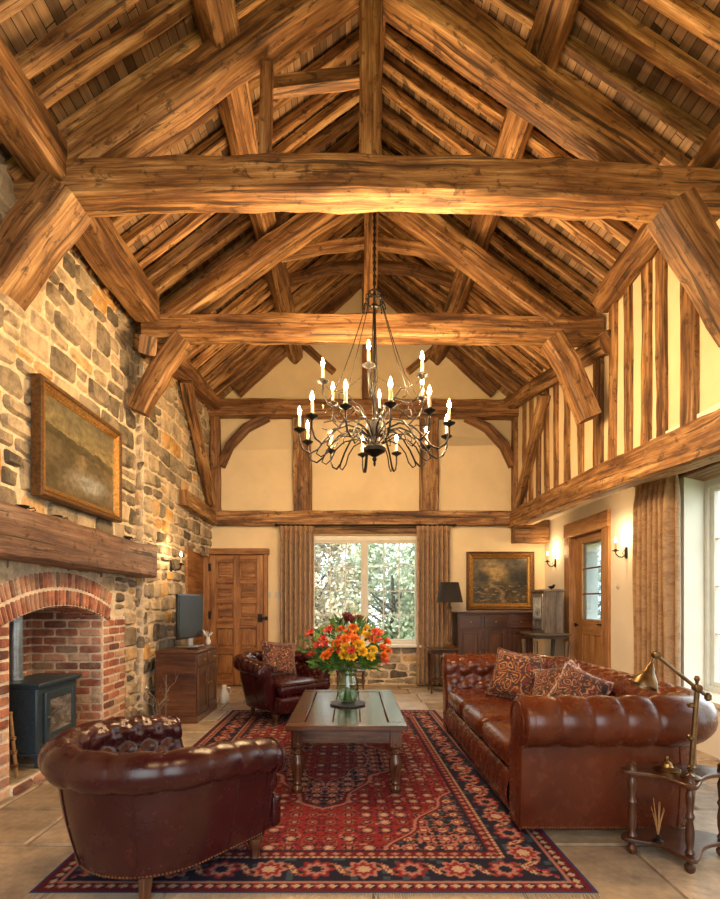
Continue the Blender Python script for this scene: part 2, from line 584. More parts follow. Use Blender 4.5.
M['plaster'] = plain('lime_plaster', (0.81, 0.66, 0.42), 0.9, nscale=2.5, amt=0.07, bump=0.15)
M['white_plaster'] = plain('white_plaster', (0.82, 0.77, 0.67), 0.9, nscale=2.5, amt=0.05, bump=0.12)
M['white_paint'] = plain('white_paint', (0.72, 0.69, 0.60), 0.45, nscale=6, amt=0.06)
M['iron'] = plain('wrought_iron', (0.022, 0.020, 0.019), 0.42, 0.7, nscale=40, amt=0.4, bump=0.2)
M['stove'] = plain('stove_enamel', (0.030, 0.052, 0.070), 0.42, 0.2, nscale=60, amt=0.3, bump=0.08)
M['steel'] = plain('flue_steel', (0.34, 0.41, 0.46), 0.35, 0.85, nscale=14, amt=0.3)
M['silver'] = plain('dull_silver', (0.42, 0.40, 0.37), 0.35, 0.9, nscale=30, amt=0.3)
M['bronze'] = plain('dark_bronze', (0.17, 0.11, 0.05), 0.32, 0.9, nscale=25, amt=0.35, bump=0.1)
M['brass'] = plain('old_brass', (0.34, 0.22, 0.085), 0.3, 1.0, nscale=25, amt=0.35, bump=0.1)
M['gilt'] = plain('gilt_frame', (0.36, 0.19, 0.045), 0.38, 0.55, nscale=45, amt=0.5, bump=0.5)
M['gilt_dark'] = plain('dark_gilt', (0.13, 0.062, 0.02), 0.45, 0.3, nscale=45, amt=0.5, bump=0.4)
M['wax'] = plain('candle_wax', (0.82, 0.66, 0.38), 0.5, nscale=20, amt=0.05)
M['black'] = plain('black_plastic', (0.012, 0.011, 0.011), 0.25)
M['shade'] = plain('black_lamp_shade', (0.018, 0.014, 0.012), 0.8, nscale=200, amt=0.3)
M['slate'] = plain('slate', (0.05, 0.048, 0.05), 0.5, nscale=20, amt=0.3)
M['flue_shade'] = plain('flue_shade_dark', (0.05, 0.035, 0.028), 0.95, nscale=12, amt=0.4)  # near-black colour standing in for the shade up the flue
M['tv'] = plain('tv_screen', (0.012, 0.010, 0.009), 0.3, spec=0.25)
M['leaf'] = plain('leaf_green', (0.10, 0.24, 0.03), 0.5, nscale=9, amt=0.6)
M['leaf_dark'] = plain('dark_leaf', (0.04, 0.12, 0.025), 0.5, nscale=9, amt=0.5)
M['stem'] = plain('stem_green', (0.10, 0.20, 0.04), 0.5)
M['tree_leaf'] = plain('tree_leaf', (0.44, 0.50, 0.38), 0.7, nscale=1.6, amt=0.55)
M['tree_leaf2'] = plain('copper_leaf', (0.50, 0.43, 0.30), 0.7, nscale=1.6, amt=0.4)
M['bark'] = plain('bark', (0.10, 0.075, 0.05), 0.9, nscale=15, amt=0.4, bump=0.5)
M['lawn'] = plain('lawn', (0.13, 0.2, 0.06), 0.95, nscale=20, amt=0.4)
M['cane'] = plain('cane', (0.35, 0.2, 0.08), 0.5, nscale=30, amt=0.3)
M['ceramic'] = plain('pale_ceramic', (0.62, 0.60, 0.55), 0.3, nscale=15, amt=0.1)
for nm, c in (('petal_red', (0.50, 0.035, 0.015)), ('petal_orange', (0.80, 0.17, 0.012)), ('petal_yellow', (0.85, 0.50, 0.02)), ('petal_maroon', (0.12, 0.012, 0.015))):
    M[nm] = plain(nm, c, 0.5, nscale=30, amt=0.3)

def emit(name, c, st):
    g = G(name)
    return g.done(c, 0.5, Emission_Color=c, Emission_Strength=st)
M['flame'] = emit('flame_bulb', (1.0, 0.76, 0.42), 60)

def glass(name, tint=(1, 1, 1), refl=0.08):
    g = G(name)
    tr = g.n('ShaderNodeBsdfTransparent', {'Color': tint})
    gl = g.n('ShaderNodeBsdfGlossy', {'Color': (1, 1, 1), 'Roughness': 0.02})
    fr = g.n('ShaderNodeLayerWeight', {'Blend': 0.25}).outputs['Fresnel']
    f = g.math('ADD', g.math('MULTIPLY', fr, 0.35), refl, clamp=True)
    mx = g.n('ShaderNodeMixShader', {0: f, 1: tr.outputs[0], 2: gl.outputs[0]})
    g.nt.links.new(mx.outputs[0], g.out.inputs[0])
    return g.m
M['glass'] = glass('window_glass', (0.96, 0.98, 0.97), 0.0)
M['crystal'] = plain('crystal_drops', (0.75, 0.62, 0.42), 0.12, coat=0.5)
M['vase_glass'] = glass('vase_glass', (0.82, 0.9, 0.84), 0.05)

def leather(name, dark, mid, light, rough=0.34):
    g = G(name)
    ob = g.ob()
    n1 = g.noise(ob, 3.2, 5, 0.6)
    n2 = g.noise(ob, 14, 5, 0.65)
    f = g.math('ADD', g.math('MULTIPLY', n1, 0.8), g.math('MULTIPLY', n2, 0.2))
    c = g.ramp(f, [(0.30, dark), (0.52, mid), (0.80, light)])
    pore = g.vor(ob, 260)
    cre = g.noise(ob, 38, 4, 0.6, 1.0)
    g.bump(g.math('ADD', g.math('MULTIPLY', pore, 0.35), cre), 0.16, 0.006)
    rg = g.ramp(n2, [(0.3, rough - 0.07), (0.7, rough + 0.10)])
    return g.done(c, rg, coat=0.10, spec=0.42)
M['leather'] = leather('chestnut_leather', (0.05, 0.009, 0.004), (0.095, 0.020, 0.007), (0.15, 0.038, 0.012), 0.23)
M['leather_dark'] = leather('oxblood_leather', (0.022, 0.003, 0.0045), (0.036, 0.005, 0.0065), (0.052, 0.008, 0.008), 0.22)

g = G('curtain_jacquard')
uv = g.uv()
n1 = g.noise(g.mp(uv, (26, 26, 1)), 1, 3, 0.5, 1.5)
v1 = g.vor(g.mp(uv, (11, 11, 1)), 1)
wv = g.math('ADD', g.math('MULTIPLY', n1, 0.7), g.math('MULTIPLY', v1, 0.4))
c = g.ramp(wv, [(0.40, (0.29, 0.16, 0.075)), (0.5, (0.37, 0.215, 0.10)), (0.62, (0.45, 0.28, 0.14)), (0.75, (0.32, 0.18, 0.085))])
g.bump(n1, 0.15, 0.003)
M['curtain'] = g.done(c, 0.6, Sheen_Weight=0.3)

def tapestry(name, cols, sc):
    g = G(name)
    ob = g.ob()
    w = g.noise(ob, 9, 2, 0.5, 0.0, 'Color')
    v = g.vm('ADD', ob, g.n('ShaderNodeVectorMath', {0: w, 'Scale': 0.12}, operation='SCALE').outputs[0])
    d = g.vor(v, sc)
    ring = g.math('FRACT', g.math('MULTIPLY', d, 2.6))
    n = len(cols)
    c = g.ramp(ring, [(i / n, k) for i, k in enumerate(cols)], 'CONSTANT')
    n2 = g.noise(ob, 26, 2, 0.5, 0.8)
    c = g.mix(g.ramp(n2, [(0.54, 0.0), (0.57, 1.0)]), c, cols[0])
    return g.done(c, 0.8, Sheen_Weight=0.2)
M['tapestry'] = tapestry('tapestry', [(0.035, 0.012, 0.014), (0.30, 0.14, 0.035), (0.12, 0.014, 0.014), (0.06, 0.018, 0.016), (0.36, 0.20, 0.07), (0.19, 0.03, 0.022)], 8.5)
M['tapestry2'] = tapestry('paisley', [(0.03, 0.010, 0.012), (0.24, 0.08, 0.025), (0.07, 0.015, 0.015), (0.16, 0.02, 0.02), (0.33, 0.2, 0.1), (0.05, 0.02, 0.02)], 11)
M['kilim'] = tapestry('kilim_edge', [(0.45, 0.36, 0.3), (0.35, 0.03, 0.05), (0.10, 0.07, 0.09), (0.5, 0.42, 0.36)], 15)

g = G('vertex_pattern_wool')
c = g.attr('Col', 'Color')
ob = g.ob()
n = g.noise(ob, 120, 3, 0.6)
c = g.mix(0.55, c, g.ramp(n, [(0.3, (0.55, 0.55, 0.55)), (0.7, (1.4, 1.4, 1.4))]), 'MULTIPLY')
g.bump(n, 0.4, 0.004)
M['rug'] = g.done(c, 0.95, spec=0.15)
g = G('oil_paint')
c = g.attr('Col', 'Color')
g.bump(g.noise(g.ob(), 60, 4, 0.6), 0.2, 0.003)
M['oil'] = g.done(c, 0.3, coat=0.15)
M['fringe'] = plain('rug_fringe', (0.5, 0.42, 0.32), 0.95)
# ------------------------------------------------------------------ the shell
XL, XLF, XR, XRU, YB = -2.30, -2.22, 3.06, 2.58, 8.1
XC = 0.22
def zroof(x): return 6.6 - 0.91 * abs(x - XC)

# floor: sandstone flags
fb = MB()
fb.b2((-3.2, -2.2, -0.2), (3.6, 8.6, -0.011), mi=1, tint=0.4)
v = 1.3
while v < YB:
    h = random.uniform(0.42, 0.62)
    u = XLF - random.random() * 0.4 - 0.6
    while u < XR + 0.35:
        w = random.uniform(0.5, 0.95)
        g2 = 0.006
        patch(fb, lambda a, b, d: (a, b, -0.011 + d), [(u + g2, v + g2), (u + w - g2, v + g2), (u + w - g2, v + h - g2), (u + g2, v + h - g2)], 0.0105, 0.012, 0.002, 8, 6, random.random(), 0)
        u += w
    v += h
struct('floor', fb, [M['flag'], M['flag_joint']])

# left wall: near half with the fireplace, then a far half set back a little
FY0, FY1, FZ = 3.42, 4.71, 1.17          # fireplace opening
AC, AR = (FY0 + FY1) / 2, 1.95           # arch centre and inner radius
AZ = FZ - math.sqrt(AR * AR - ((FY1 - FY0) / 2) ** 2)
def arch(y, r=AR): return AZ + math.sqrt(max(0, r * r - (y - AC) ** 2))
AO = AR + 0.27
wl = MB()
X0 = XL - 0.018
wl.b2((-3.3, -2.2, -0.1), (X0, FY0, 4.42), mi=1)
wl.b2((-3.3, FY1, -0.1), (X0, 5.46, 4.42), mi=1)
n = 16
for i in range(n):
    y0, y1 = FY0 + (FY1 - FY0) * i / n, FY0 + (FY1 - FY0) * (i + 1) / n
    a, b = arch(y0), arch(y1)
    vs = [(X0, y0, a), (X0, y1, b), (X0, y1, 4.42), (X0, y0, 4.42), (-2.59, y0, a), (-2.59, y1, b), (-2.59, y1, 4.3), (-2.59, y0, 4.3)]
    wl.add(vs, [(0, 1, 2, 3), (4, 7, 6, 5), (0, 4, 5, 1), (2, 6, 7, 3)], None, 0.3, 1, False)
# recess behind the arch
wl.b2((-3.3, FY0 - 0.02, -0.1), (-2.96, FY1 + 0.02, 2.3), mi=3)
wl.b2((-2.97, FY0 - .01, 1.9), (-2.5, FY1 + .01, 2.0), mi=4)  # lid across the flue, its shade put into the dark colour
wl.b2((-2.97, FY0 + .001, -0.1), (XL + 0.02, FY1 - .001, 0.07), mi=3)
def inarch(y, z):
    if FY0 - 0.43 < y < FY1 + 0.43 and z < FZ + 0.02: return True
    return math.hypot(y - AC, z - AZ) < AO + 0.05 and FY0 - 0.2 < y < FY1 + 0.2
mpn = lambda u, v, d: (X0 + d, u, v)
rubble(wl, mpn, (1.9, 5.45), (0.0, 1.9), (0.11, 0.21), (0.12, 0.34), keep=lambda y, z: not inarch(y, z))
rubble(wl, mpn, (1.9, 5.45), (1.9, 4.28), (0.12, 0.25), (0.13, 0.40), keep=lambda y, z: True)
# end of the near half, facing the camera side is hidden; far half
XF0 = XLF - 0.02
wl.b2((-3.0, 5.46, -0.1), (XF0, 6.85, 4.48), mi=1)
wl.b2((-3.0, 6.85, 2.03), (XF0, 8.4, 4.5), mi=1)
wl.b2((-3.0, 6.85, -0.1), (-2.46, 8.4, 2.03), mi=1)
mpf = lambda u, v, d: (XF0 + d, u, v)
rubble(wl, lambda u, v, d: (u, 5.46 - d, v), (X0 + .002, XF0 + .004), (0.0, 4.3), (0.13, 0.22), (0.2, 0.3), depth=(.01, .02))
rubble(wl, mpf, (5.47, 6.84), (0, 2.03), (0.12, 0.21), (0.12, 0.36))
rubble(wl, mpf, (5.47, 8.09), (2.03, 4.35), (0.12, 0.22), (0.12, 0.38))
# brickwork: arch of two rings, pilasters, reveals and back of the recess
def brick(mp, q, tint=None, d=0.014):
    patch(wl, mp, q, d, 0.008, 0.003, 4, 4, random.random() if tint is None else tint, 2)
nv = 31
half = math.asin(((FY1 - FY0) / 2 + 0.10) / AR)
mpb = lambda u, v, d: (XL - 0.004 + d, u, v)
for (a, b2, off) in ((AR, AR + 0.128, 0), (AR + 0.142, AO, 0.5)):
    for i in range(-1, nv):
        t0 = -half + 2 * half * (i + off + 0.11) / nv
        t1 = -half + 2 * half * (i + off + 0.89) / nv
        if i < 0 and off == 0: continue
        if i == nv - 1 and off: continue
        P = lambda t, r: (AC + r * math.sin(t), AZ + r * math.cos(t))
        brick(mpb, [P(t0, a), P(t1, a), P(t1, b2), P(t0, b2)], d=0.016)
        if off == 0:                        # soffit of the arch
            for k in range(2):
                brick(lambda u, v, d: (v, AC + (AR - d) * math.sin(u), AZ + (AR - d) * math.cos(u)), [(t0, XL - 0.01 - 0.14 * k), (t1, XL - 0.01 - 0.14 * k), (t1, XL - 0.14 - 0.14 * k), (t0, XL - 0.14 - 0.14 * k)])
# mortar bed of the arch face
for i in range(20):
    t0, t1 = -half * 1.04 + 2.08 * half * i / 20, -half * 1.04 + 2.08 * half * (i + 1) / 20
    P = lambda t, r: (XL - 0.001, AC + r * math.sin(t), AZ + r * math.cos(t))
    wl.add([P(t0, AR), P(t1, AR), P(t1, AO), P(t0, AO)], [(0, 1, 2, 3)], None, 0.3, 3, False)
wl.b2((X0 - 0.05, FY0 - 0.43, 0), (XL - 0.001, FY0 + .002, FZ), mi=3)
wl.b2((X0 - 0.05, FY1 - .002, 0), (XL - 0.001, FY1 + 0.46, FZ), mi=3)
def courses(mp, u0, u1, v0, v1, bl=0.215, bh=0.065, g3=0.012):
    r, v = 0, v0
    while v < v1 - 0.03:
        u = u0 - (bl / 2 if r % 2 else 0)
        top = min(v + bh, v1)
        while u < u1 - 0.02:
            a, b = max(u, u0), min(u + bl, u1)
            if b - a > 0.018:
                brick(mp, [(a + g3 / 2, v), (b - g3 / 2, v), (b - g3 / 2, top), (a + g3 / 2, top)])
            u += bl + g3 * 0.3
        v += bh + g3
        r += 1
courses(mpb, FY0 - 0.43, FY0, 0.0, FZ)
courses(mpb, FY1, FY1 + 0.46, 0.0, FZ)
courses(lambda u, v, d: (u, FY1 - d - .002, v), -2.96, XL, 0.07, 1.6)
courses(lambda u, v, d: (u, FY0 + d + .002, v), -2.96, XL, 0.07, 1.6)
courses(lambda u, v, d: (-2.96 + d, u, v), FY0, FY1, 0.07, 1.9)
# hearth slab edged with bricks
courses(lambda u, v, d: (XL + 0.022 + d, u, v), FY0, FY1, 0.0, 0.068, 0.215, 0.058)
for yy in range(3):
    for xx in range(2):
        patch(wl, lambda u, v, d: (u, v, 0.066 + d), [(-2.95 + xx * .34, FY0 + yy * .43 + .004), (-2.62 + xx * .34, FY0 + yy * .43 + .004), (-2.62 + xx * .34, FY0 + yy * .43 + .424), (-2.95 + xx * .34, FY0 + yy * .43 + .424)], .012, .01, .002, 5, 5, .45, 0)
struct('wall_left', wl, [M['stone'], M['mortar'], M['brick'], M['brick_mortar'], M['flue_shade']])

# back wall with the window, gable above
wb = MB()
WX0, WX1, WZ0, WZ1 = -0.68, 1.09, 0.64, 2.38
T0, T1 = YB, YB + 0.35
wb.b2((-3.0, T0, -0.1), (WX0, T1, 4.3))
wb.b2((WX1, T0, -0.1), (3.45, T1, 4.3))
wb.b2((WX0, T0, WZ1), (WX1, T1, 4.3))
wb.b2((WX0, T0 + 0.02, -0.1), (WX1, T1, WZ0), mi=1)
wb.prism([(-3.0, 4.3), (3.3, 4.3), (3.3, zroof(3.3) + 0.03), (XC, zroof(XC) + 0.03), (-3.0, zroof(-3.0) + 0.03)], lambda a, b, d: (a, d, b), T0, T1)
rubble(wb, lambda u, v, d: (u, T0 + 0.02 - d, v), (WX0, WX1), (0, WZ0 - 0.02), (0.10, 0.15), (0.16, 0.34), mi=2, depth=(0.012, 0.02))
struct('wall_back', wb, [M['plaster'], M['mortar'], M['stone']])

# right wall: lower wall set back, soffit, upper framed wall in plaster
wr = MB()
DY0, DY1, DZ = 6.03, 7.29, 2.41
SO = 2.58
RW0 = 2.0                                  # long window runs from here to 4.7
wr.prism([(XR, 4.70), (XR, DY0), (XR + 0.36, DY0), (XR + 0.36, 4.9)], lambda a, b, d: (a, b, d), -0.1, SO, mi=1)
wr.b2((XR, DY1, -0.1), (XR + 0.36, YB + 0.1, SO), mi=1)
wr.b2((XR, DY0, DZ), (XR + 0.36, DY1, SO), mi=1)
wr.b2((XR + 0.2, DY0, -0.1), (XR + 0.36, DY1, 1.08), mi=1)
wr.b2((XR + 0.2, DY0, 2.1), (XR + 0.36, DY1, DZ), mi=1)
wr.b2((XR + 0.2, DY0, 1.08), (XR + 0.36, DY0 + .34, 2.1), mi=1)
wr.b2((XR + 0.2, DY1 - .20, 1.08), (XR + 0.36, DY1, 2.1), mi=1)
wr.b2((XR, RW0, -0.1), (XR + 0.36, 4.8, 0.45), mi=1)
wr.b2((XR, -2.2, -0.1), (XR + 0.36, RW0, SO), mi=1)
wr.b2((XRU - 0.02, -2.2, SO), (XR + 0.4, YB + 0.1, SO + 0.12), mi=1)
wr.b2((XRU, -2.2, 2.5), (XRU + 0.2, YB + 0.1, 4.55))
struct('wall_right', wr, [M['plaster'], M['white_plaster']])

wf = MB()  # the wide gap left in this wall is added to admit fill daylight
wf.b2((-3.0, -2.35, -0.1), (-1.6, -2.15, 4.4))
wf.b2((2.2, -2.35, -0.1), (3.45, -2.15, 4.4))
wf.b2((-1.6, -2.35, 3.7), (2.2, -2.15, 4.4))
wf.prism([(-3.0, 4.3), (3.3, 4.3), (3.3, zroof(3.3) + 0.03), (XC, zroof(XC) + 0.03), (-3.0, zroof(-3.0) + 0.03)], lambda a, b, d: (a, d, b), -2.35, -2.15)
struct('wall_front', wf, M['plaster'])

# roof boarding
ce = MB()
for sg in (-1, 1):
    e = XC + sg * 3.0
    L = math.hypot(3.0, 3.0 * 0.91)
    P = [Vector((XC, -2.3, zroof(XC))), Vector((XC, YB + 0.3, zroof(XC))), Vector((e, YB + 0.3, zroof(e))), Vector((e, -2.3, zroof(e)))]
    up = Vector((0, 0, 0.07))
    ce.add(P + [p + up for p in P], [(0, 1, 2, 3), (4, 7, 6, 5), (2, 3, 7, 6), (0, 3, 7, 4), (1, 2, 6, 5)],
           [[(0, 0), (10.7, 0), (10.7, L), (0, L)]] + [[(0, 0), (0, 1), (1, 1), (1, 0)]] * 4, smooth=False)
struct('ceiling', ce, M['boards'])

# ------------------------------------------------------------------ roof timbers
ORD = ['first', 'second', 'third', 'fourth', 'fifth', 'sixth', 'seventh', 'eighth', 'ninth', 'tenth', 'eleventh', 'twelfth', 'thirteenth', 'fourteenth', 'fifteenth',
       'sixteenth', 'seventeenth', 'eighteenth', 'nineteenth', 'twentieth', 'twenty-first', 'twenty-second', 'twenty-third', 'twenty-fourth', 'twenty-fifth', 'twenty-sixth', 'twenty-seventh', 'twenty-eighth', 'twenty-ninth', 'thirtieth']
def timber(name, label, path, w, h, mat='oak', group=None, cat='beam', **k):
    mb = MB()
    mb.beam(path, w, h, **k)
    return tag(link(name, mb, M[mat], sharp=32), label, cat, group)

Y1, Y2 = 3.58, 5.25                         # planes of the two open trusses
# tie beams
timber('tie_beam', 'massive weathered oak tie beam spanning the hall, nearest of all', [at(-12, 179, Y1 - .11) + Vector((0, .11, 0)), at(180, 172, Y1 - .11) + Vector((0, .11, 0)), at(360, 171, Y1 - .11) + Vector((0, .11, 0)), at(560, 177, Y1 - .11) + Vector((0, .11, 0)), at(745, 187, Y1 - .11) + Vector((0, .11, 0))], 0.22, 0.265, bend=0.02, jit=0.02, ch=0.22, seed=3.3)
timber('tie_beam', 'golden oak tie beam right behind the chandelier rod', [at(141, 324, Y2 - .1) + Vector((0, .1, 0)), at(360, 323.5, Y2 - .1) + Vector((0, .1, 0)), at(604, 327, Y2 - .1) + Vector((0, .1, 0))], 0.20, 0.235, bend=0.02, jit=0.016, ch=0.2, seed=8.1)
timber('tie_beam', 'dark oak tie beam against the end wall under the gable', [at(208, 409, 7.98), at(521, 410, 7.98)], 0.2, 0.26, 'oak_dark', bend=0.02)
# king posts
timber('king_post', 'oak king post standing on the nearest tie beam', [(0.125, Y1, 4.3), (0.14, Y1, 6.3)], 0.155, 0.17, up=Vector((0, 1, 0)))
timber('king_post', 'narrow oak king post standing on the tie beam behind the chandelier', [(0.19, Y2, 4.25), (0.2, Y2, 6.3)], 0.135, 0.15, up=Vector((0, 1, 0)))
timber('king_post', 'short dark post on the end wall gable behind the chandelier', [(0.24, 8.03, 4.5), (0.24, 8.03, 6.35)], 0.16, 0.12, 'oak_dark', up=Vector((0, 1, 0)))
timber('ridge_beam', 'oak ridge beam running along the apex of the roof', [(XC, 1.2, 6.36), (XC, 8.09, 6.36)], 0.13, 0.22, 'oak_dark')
# principal rafters
pr = [(Y1, (-1.97, 4.33), (0.06, 5.72), 'left', 'nearest'), (Y1, (2.10, 4.30), (0.2, 5.66), 'right', 'nearest'),
      (Y2, (-1.88, 4.20), (0.12, 5.60), 'left', 'chandelier'), (Y2, (2.08, 4.18), (0.26, 5.57), 'right', 'chandelier')]
for y, a, b, sd, tr in pr:
    timber('principal_rafter', 'broad oak principal rafter rising from the %s end of the %s tie beam' % (sd, 'nearest' if tr == 'nearest' else 'second'), [(a[0], y, a[1]), (b[0], y, b[1])], 0.22, 0.22 if y == Y1 else 0.20, bend=0.02, jit=0.015, ch=0.2, group='principal rafters')
# queen strut and collars
timber('queen_strut', 'slim dark oak strut upright on the nearest tie beam', [(-0.62, Y1 + .03, 4.4), (-0.60, Y1 + .03, 5.10)], 0.09, 0.08, 'oak_dark', up=Vector((0, 1, 0)))
timber('collar_strut', 'pale short collar strut between king post and left principal rafter', [(-0.58, Y1 + 0.12, 5.04), (0.08, Y1 + 0.12, 5.12)], 0.08, 0.11)
timber('collar_strut', 'curved collar strut left of the king post over second tie beam', [(-0.75, Y2 + .15, 4.98), (-0.3, Y2 + .15, 5.06), (0.14, Y2 + .1, 5.08)], 0.08, 0.10)
timber('collar_strut', 'curved collar strut right of the king post over second tie beam', [(0.22, Y2 + .1, 5.07), (0.7, Y2 + .15, 5.05), (1.15, Y2 + .15, 4.92)], 0.08, 0.11)
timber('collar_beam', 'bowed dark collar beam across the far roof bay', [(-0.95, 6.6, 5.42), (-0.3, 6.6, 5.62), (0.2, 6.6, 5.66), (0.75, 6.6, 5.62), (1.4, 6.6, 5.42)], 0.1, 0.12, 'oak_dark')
# purlins
def perp(x, d):                             # point d under the boarding, measured along the slope's normal
    sg = -1 if x < XC else 1
    nrm = Vector((-sg * 0.91, 0, -1)).normalized()
    return Vector((x, 0, zroof(x))) + nrm * d
for sd, x in (('left', -1.08), ('right', 1.53)):
    p = perp(x, 0.265)
    sg = -1 if sd == 'left' else 1
    timber('purlin', 'heavy oak purlin running the length of the %s roof slope' % sd, [(p.x - 0.02 * sg, 1.6, p.z), (p.x, 4.3, p.z - 0.04), (p.x, 8.09, p.z)], 0.21, 0.21, up=Vector((sg * 0.91, 0, 1)).normalized(), bend=0.04, jit=0.018, ch=0.25)
# common rafters
for sd, sg in (('left', -1), ('right', 1)):
    ys = [1.75 + 0.245 * i for i in range(25)]
    for i, y in enumerate(ys):
        e = -2.36 if sg < 0 else 2.72
        a, b = perp(e, 0.066), perp(XC + sg * 0.07, 0.066)
        y0 = y + random.uniform(-0.03, 0.03)
        y1 = min(y0 + 0.38 + random.uniform(-.03, .03), 7.86)
        timber('common_rafter', 'oak common rafter on the %s roof slope, %s counted forward from the end gable' % (sd, ORD[len(ys) - 1 - i]), [(a.x, y0, a.z), (b.x, y1, b.z)], random.uniform(0.058, 0.088), random.uniform(.08, .10), 'oak_rafter', group='common rafters of the %s slope' % sd, seg=0.3, jit=0.008, bend=0.025, ch=0.2, up=Vector((sg * 0.91, 0, 1)).normalized())
    a, b = perp(XC + sg * 2.1, 0.1), perp(XC + sg * 0.05, 0.1)
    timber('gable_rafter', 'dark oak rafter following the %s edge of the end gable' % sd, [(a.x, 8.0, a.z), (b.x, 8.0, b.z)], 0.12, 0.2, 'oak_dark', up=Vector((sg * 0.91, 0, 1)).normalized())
for sd, a, b in (('left', (296, 338), (334, 372)), ('right', (448, 338), (408, 372))):
    timber('raking_strut', 'thin raking strut in the end gable, %s of the short post' % sd, [at(*a, 8.05), at(*b, 8.05)], 0.09, 0.1)
# wall plates
timber('wall_plate', 'square oak wall plate on the stone wall above the picture', [(-2.08, 2.3, 4.33), (-2.07, 5.13, 4.27)], 0.26, 0.29, bend=0.03, jit=0.015)
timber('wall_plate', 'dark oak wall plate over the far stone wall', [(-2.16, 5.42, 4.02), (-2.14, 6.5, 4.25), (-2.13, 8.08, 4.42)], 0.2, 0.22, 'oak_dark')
timber('beam_end', 'short oak beam end under the left end of second tie beam', [at(141, 343, 5.3), at(148, 345, 5.0)], 0.16, 0.17)
timber('wall_plate', 'rounded oak wall plate above the timber-framed right wall', [(2.52, 2.4, 4.42), (2.52, 5.12, 4.33)], 0.26, 0.27, ch=0.75, bend=0.05, jit=0.02)
timber('wall_plate', 'rounded oak wall plate above the far studs of right wall', [(2.52, 5.02, 3.88), (2.5, 6.3, 4.12), (2.48, 8.0, 4.43)], 0.2, 0.22, ch=0.7, bend=0.03)
# braces
timber('knee_brace', 'thick oak knee brace under the left end of nearest tie beam', [(-1.93, Y1 - .12, 4.06), (-2.42, Y1 - .12, 3.40)], 0.24, 0.30, up=Vector((0, 1, 0)), bend=0.02)
timber('knee_brace', 'thick oak knee brace under the right end of nearest tie beam', [(2.16, Y1 - .12, 3.98), (2.66, Y1 - .12, 3.14)], 0.24, 0.23, up=Vector((0, 1, 0)), bend=0.02)
timber('knee_brace', 'curved oak knee brace under the left end of second tie beam', [at(184, 340, 5.2), at(163, 367, 5.2), at(147, 393, 5.2), at(139, 412, 5.2)], 0.2, 0.16, up=Vector((0, 1, 0)), bend=0.02, jit=0.02)
timber('knee_brace', 'split oak knee brace under the right end of second tie beam', [at(551, 340, 5.12), at(568, 366, 5.12), at(589, 419, 5.12)], 0.19, 0.2, up=Vector((0, 1, 0)), jit=0.018)
timber('wind_brace', 'long thin oak brace leaning on the far stone wall', [(-2.1, 6.45, 4.1), (-2.15, 7.8, 2.82)], 0.1, 0.14, up=Vector((1, 0, 0)))
timber('wall_rail', 'oak rail let into the far stone wall above the sconce', [(-2.18, 6.55, 2.66), (-2.18, 8.05, 2.64)], 0.12, 0.2)
# end wall frame
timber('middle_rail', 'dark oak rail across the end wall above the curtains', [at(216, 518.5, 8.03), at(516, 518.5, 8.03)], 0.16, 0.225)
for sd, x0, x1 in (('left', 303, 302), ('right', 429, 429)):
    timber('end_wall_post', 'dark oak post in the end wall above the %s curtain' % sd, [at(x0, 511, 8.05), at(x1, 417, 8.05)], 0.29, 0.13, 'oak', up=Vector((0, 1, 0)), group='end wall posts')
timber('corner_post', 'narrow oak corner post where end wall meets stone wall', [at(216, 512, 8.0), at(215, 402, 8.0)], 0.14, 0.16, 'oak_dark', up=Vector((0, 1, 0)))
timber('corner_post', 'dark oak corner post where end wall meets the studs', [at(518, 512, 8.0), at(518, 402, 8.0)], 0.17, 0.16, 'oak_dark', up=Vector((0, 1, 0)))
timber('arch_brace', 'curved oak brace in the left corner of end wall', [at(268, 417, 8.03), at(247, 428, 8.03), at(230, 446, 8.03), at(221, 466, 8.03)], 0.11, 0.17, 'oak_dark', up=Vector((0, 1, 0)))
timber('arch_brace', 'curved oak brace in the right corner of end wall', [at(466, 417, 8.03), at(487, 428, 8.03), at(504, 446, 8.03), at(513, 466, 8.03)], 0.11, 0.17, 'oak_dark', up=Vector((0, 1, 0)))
# right wall frame
timber('girder', 'long heavy oak girder under the studs of right wall', [(2.58, 2.2, 2.45), (2.57, 3.5, 2.475), (2.56, 5.5, 2.56), (2.55, 8.05, 2.62)], 0.22, 0.33, bend=0.03, jit=0.016, taper=0.78)
timber('bracket_beam', 'short oak bracket beam from girder end to right wall', [at(513, 531, 7.93), at(547, 531, 7.93)], 0.2, 0.37)
def plate_z(y): return 4.27 if y < 5.15 else 3.84 + (y - 5.1) * 0.2
for k, (px, w) in enumerate([(688, .15), (660, .105), (645, .10), (627, .095), (611, .105), (597, .15), (580, .10), (566, .10), (555, .09), (546, .09), (537.5, .09), (530, .09), (524, .08)]):
    y = F * 2.55 / (px - VX)
    timber('wall_stud', 'upright oak stud in plastered right wall, %s counted from the camera' % ORD[k], [(2.575, y, 2.6), (2.575, y + random.uniform(-.03, .03), plate_z(y))], w * 1.15, 0.06, group='studs of the right wall', up=Vector((1, 0, 0)), bend=0.012)
timber('wind_brace', 'long thin oak brace crossing the far studs of right wall', [(2.5, 6.62, 4.0), (2.5, 7.68, 2.74)], 0.09, 0.13, up=Vector((1, 0, 0)))
tl = MB()
tl.b2((WX0, YB - .02, WZ1 + .01), (WX1, YB + .1, 2.505))
struct('trim_3', tl, M['oak'], bevel=0.006)
tl = MB()
tl.b2((XR - 0.01, RW0, 2.46), (XR + 0.4, 4.98, 2.6))
struct('trim_1', tl, M['oak_dark'], bevel=0.01)

